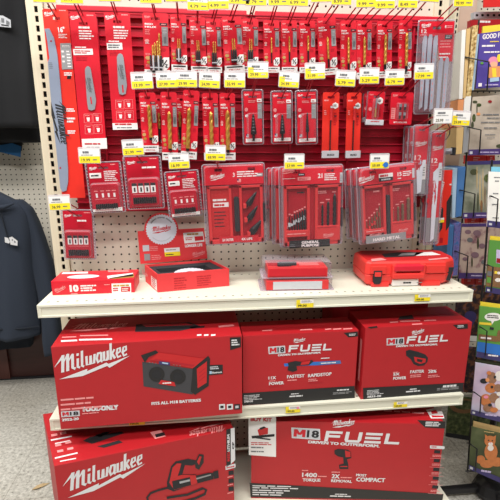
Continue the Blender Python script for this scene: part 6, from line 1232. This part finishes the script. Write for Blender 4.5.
spine('orange book edge above the yellow price tag by the rack', [(458.2, 99.6), (464, 99.4), (461.6, 127), (456.4, 127)], 'paper_orange', .12)
spine('cream book edge beside the handwriting calendar', [(464.6, 96.6), (471.2, 96.2), (468.6, 126), (462.4, 126)], 'paper', .12)
spine('tan book edge in the second tier beside the grey one', [(456.6, 127.6), (463.8, 127.2), (461.8, 153.6), (456, 154.4)], 'paper_tan', .12)
spine('grey book edge in the second tier under the cream one', [(464.2, 127), (469.6, 126.6), (467.4, 152), (462.4, 153)], 'grey_print', .12)
spine('pale blue book edge leftmost in the third rack tier', [(452.6, 168.6), (457.4, 168), (455, 217.6), (452.2, 218)], 'pale_blue', .12)
spine('deep blue book edge beside the meadow grass calendar', [(457.8, 168), (465.6, 166.6), (461.4, 216), (455.4, 217.4)], 'book_blue', .12)
spine('blue book edge leftmost in the fourth rack tier', [(448, 227.4), (454, 225), (450.8, 276), (445.6, 277)], 'book_blue', .12)
spine('purple striped book edge beside the pressed flower calendar', [(454.6, 224.6), (461.2, 222.6), (457.4, 275), (451.4, 276)], 'stripe_blue', .12)

# things between the fixture and the rack
YR = -.030; RF = Frame(at_y(441, 246, YR)); o = thing('hanging_tool_box', RF, 'narrow orange red box with black graphics hanging right of the saw blades', 'package')
b = MB(); b.ext([RF.uv(x, y) for x, y in [(444, 170.4), (452.6, 170), (447.6, 244.6), (436.6, 246)]], -.012, 0, 'card_orange'); b.build('carton', o)
b = MB(); D(RF, b, [(450.6, 195), (452.2, 195), (449.4, 226), (445.8, 231), (446.6, 202)], .0006, 'soft_black'); D(RF, b, [(441.6, 207), (443.4, 209), (442.4, 228), (438.6, 234), (439.6, 221)], .0006, 'soft_black'); D(RF, b, [(439.6, 238), (443, 238), (442.6, 243), (439.2, 243)], .0006, 'deep_red'); LG(RF, b, 440.4, 200, 444.6, 182, .0006, 'print_white', False); LN(RF, b, 449.5, 183.6, 452, 185.4, 1, .0006, 'print_white', .8); b.build('graphics', o)
b = MB(); D(RF, b, [(438.6, 218), (444.2, 217.6), (444, 222.4), (438.4, 222.8)], .0009, 'white'); D(RF, b, [(438.6, 220), (444.1, 219.6), (444, 222.4), (438.4, 222.8)], .0012, 'yellow'); b.build('price_label', o)
p = at_y(449, 151.5, .0); LF = Frame(p); o = thing('hook_lock', LF, 'silver round lock with a black end on a hook beside the saw blades', 'lock')
b = MB(); b.tube([(-.016, .012, 0), (-.010, .0, 0), (.004, -.012, .002)], [.007, .010, .010], 'steel', 12); b.build('barrel', o)
b = MB(); b.box3(.006, .014, -.018, .002, -.012, .014, 'soft_black'); b.tube([(.01, -.002, 0), (.01, .30, .0)], .002, 'wire_black', 6); b.build('clip', o, bevel=.002)
CF = Frame(at_y(447, 132, -.01)); o = thing('cable_loop', CF, 'thin black cable curling beside the upright near the yellow tag', 'cable')
b = MB(); L = lambda x, y: tuple(CF.i @ at_y(x, y, -.01)); b.tube([L(444, 123), L(448, 124), L(450, 128), L(449.6, 134), L(446.6, 139), L(443, 141)], .0016, 'wire_black', 6); b.build('cable', o)
o = thing('sale_sign', Frame(at_y(499, 5, .15)), 'plain red sign panel at the top right corner', 'sign'); G = Frame(at_y(499, 5, .15))
b = MB(); b.ext([G.uv(x, y) for x, y in [(484, -14), (530, -16), (530, 5.4), (483.6, 7.4)]], -.004, 0, 'sale_red'); b.build('panel', o)
o = thing('slotted_rail', Frame(at_y(490, 15, .2)), 'grey metal rail with round holes above the purple comic book', 'rail'); G = Frame(at_y(490, 15, .2))
b = MB(); q = [G.uv(x, y) for x, y in [(474, 12), (530, 10.6), (530, 18), (474, 18.6)]]; b.ext(q, -.02, 0, 'light_grey')
for x in (477, 482.5, 488, 494, 499.5): b.poly([G.uv(x+1.4*math.cos(t), 15.2+1.3*math.sin(t), .0005) for t in [k*PI/6 for k in range(12)]], .0005, 'hole_dark')
b.build('bar', o)
o = thing('red_package', Frame(at_y(480, 30, .17)), 'red package with white lettering behind the purple comic book', 'package', 'red packages behind the rack'); G = Frame(at_y(480, 30, .17))
b = MB(); b.ext([G.uv(x, y) for x, y in [(470.6, 20), (520, 18.6), (520, 60), (469, 60)]], -.02, 0, 'carton_red'); b.build('carton', o); b = MB(); LN(G, b, 479, 20.4, 493, 23, 1, .0006, 'print_white', .8); b.build('lettering', o)
for x0, x1, y0, y1, lb in ((466.5, 486, 155.5, 164, 'wide red package in the gap above the meadow grass calendar'), (487.5, 495, 155.5, 164, 'small red package right of the wide one above the meadow grass calendar'), (467.5, 479, 217, 226, 'red package left in the gap above the pressed flower calendar'), (481, 488.5, 217, 226, 'red package right in the gap above the pressed flower calendar'), (464, 474.6, 276.5, 287, 'red package left in the gap below the pressed flower calendar'), (475.6, 484, 277, 287, 'red package right in the gap below the pressed flower calendar')):
    G = Frame(at_y((x0+x1)/2, y1, .16)); o = thing('red_package', G, lb, 'package', 'red packages behind the rack'); b = MB()
    b.ext([G.uv(x, y) for x, y in [(x0, y0), (x1, y0-.3), (x1, y1), (x0, y1)]], -.02, 0, 'sale_red'); b.build('carton', o)
    b = MB(); LN(G, b, x0+(x1-x0)*.35, y0+1, x1-(x1-x0)*.3, y0+5.5, 2, .0006, 'print_pink', .6); b.build('lettering', o)
# dry leaf on the floor
lf = at_z(40, 487, .002); o = thing('dry_leaf', Frame(lf, yaw=.2), 'small dry tan leaf lying on the floor at the lower left', 'leaf')
b = MB(); b.raw([(-.028, -.006, .001), (-.012, -.012, .006), (.010, -.004, .003), (.026, .004, .002), (.034, .008, .005), (.026, .010, .002), (.010, .008, .008), (-.012, .009, .003)], [(0, 1, 2, 7), (2, 3, 5, 6), (3, 4, 5), (2, 6, 7)], 'leaf_tan'); b.build('blade', o).modifiers.new('s', 'SOLIDIFY').thickness = .0012

# ------------------------------------------------------------------ light: rows of ceiling fluorescents over the aisle, bounced store light
def strip(x, y, z, lx, ly, power, rot=(0, 0, 0), col=(1, .975, .94)):
    l = bpy.data.lights.new('ceiling_lamp', 'AREA'); l.shape = 'RECTANGLE'; l.size = lx; l.size_y = ly; l.energy = power; l.color = col
    o = bpy.data.objects.new('ceiling_lamp', l); COL.objects.link(o); o.location = (x, y, z); o.rotation_euler = rot; return o
strip(.3, -1.0, 3.2, 2.6, .35, 78)
strip(.3, -2.3, 3.3, 2.6, .35, 100)
strip(-1.5, -.3, 3.2, .35, 2.4, 58)
w = bpy.data.worlds.new('store_air'); SC.world = w; w.use_nodes = True
bg = w.node_tree.nodes['Background']; bg.inputs['Color'].default_value = (1, .985, .96, 1); bg.inputs['Strength'].default_value = .13
SC.view_settings.view_transform = 'Standard'; SC.view_settings.look = 'None'; SC.view_settings.gamma = 1; SC.view_settings.use_curve_mapping = False
SC.view_settings.exposure = -.08
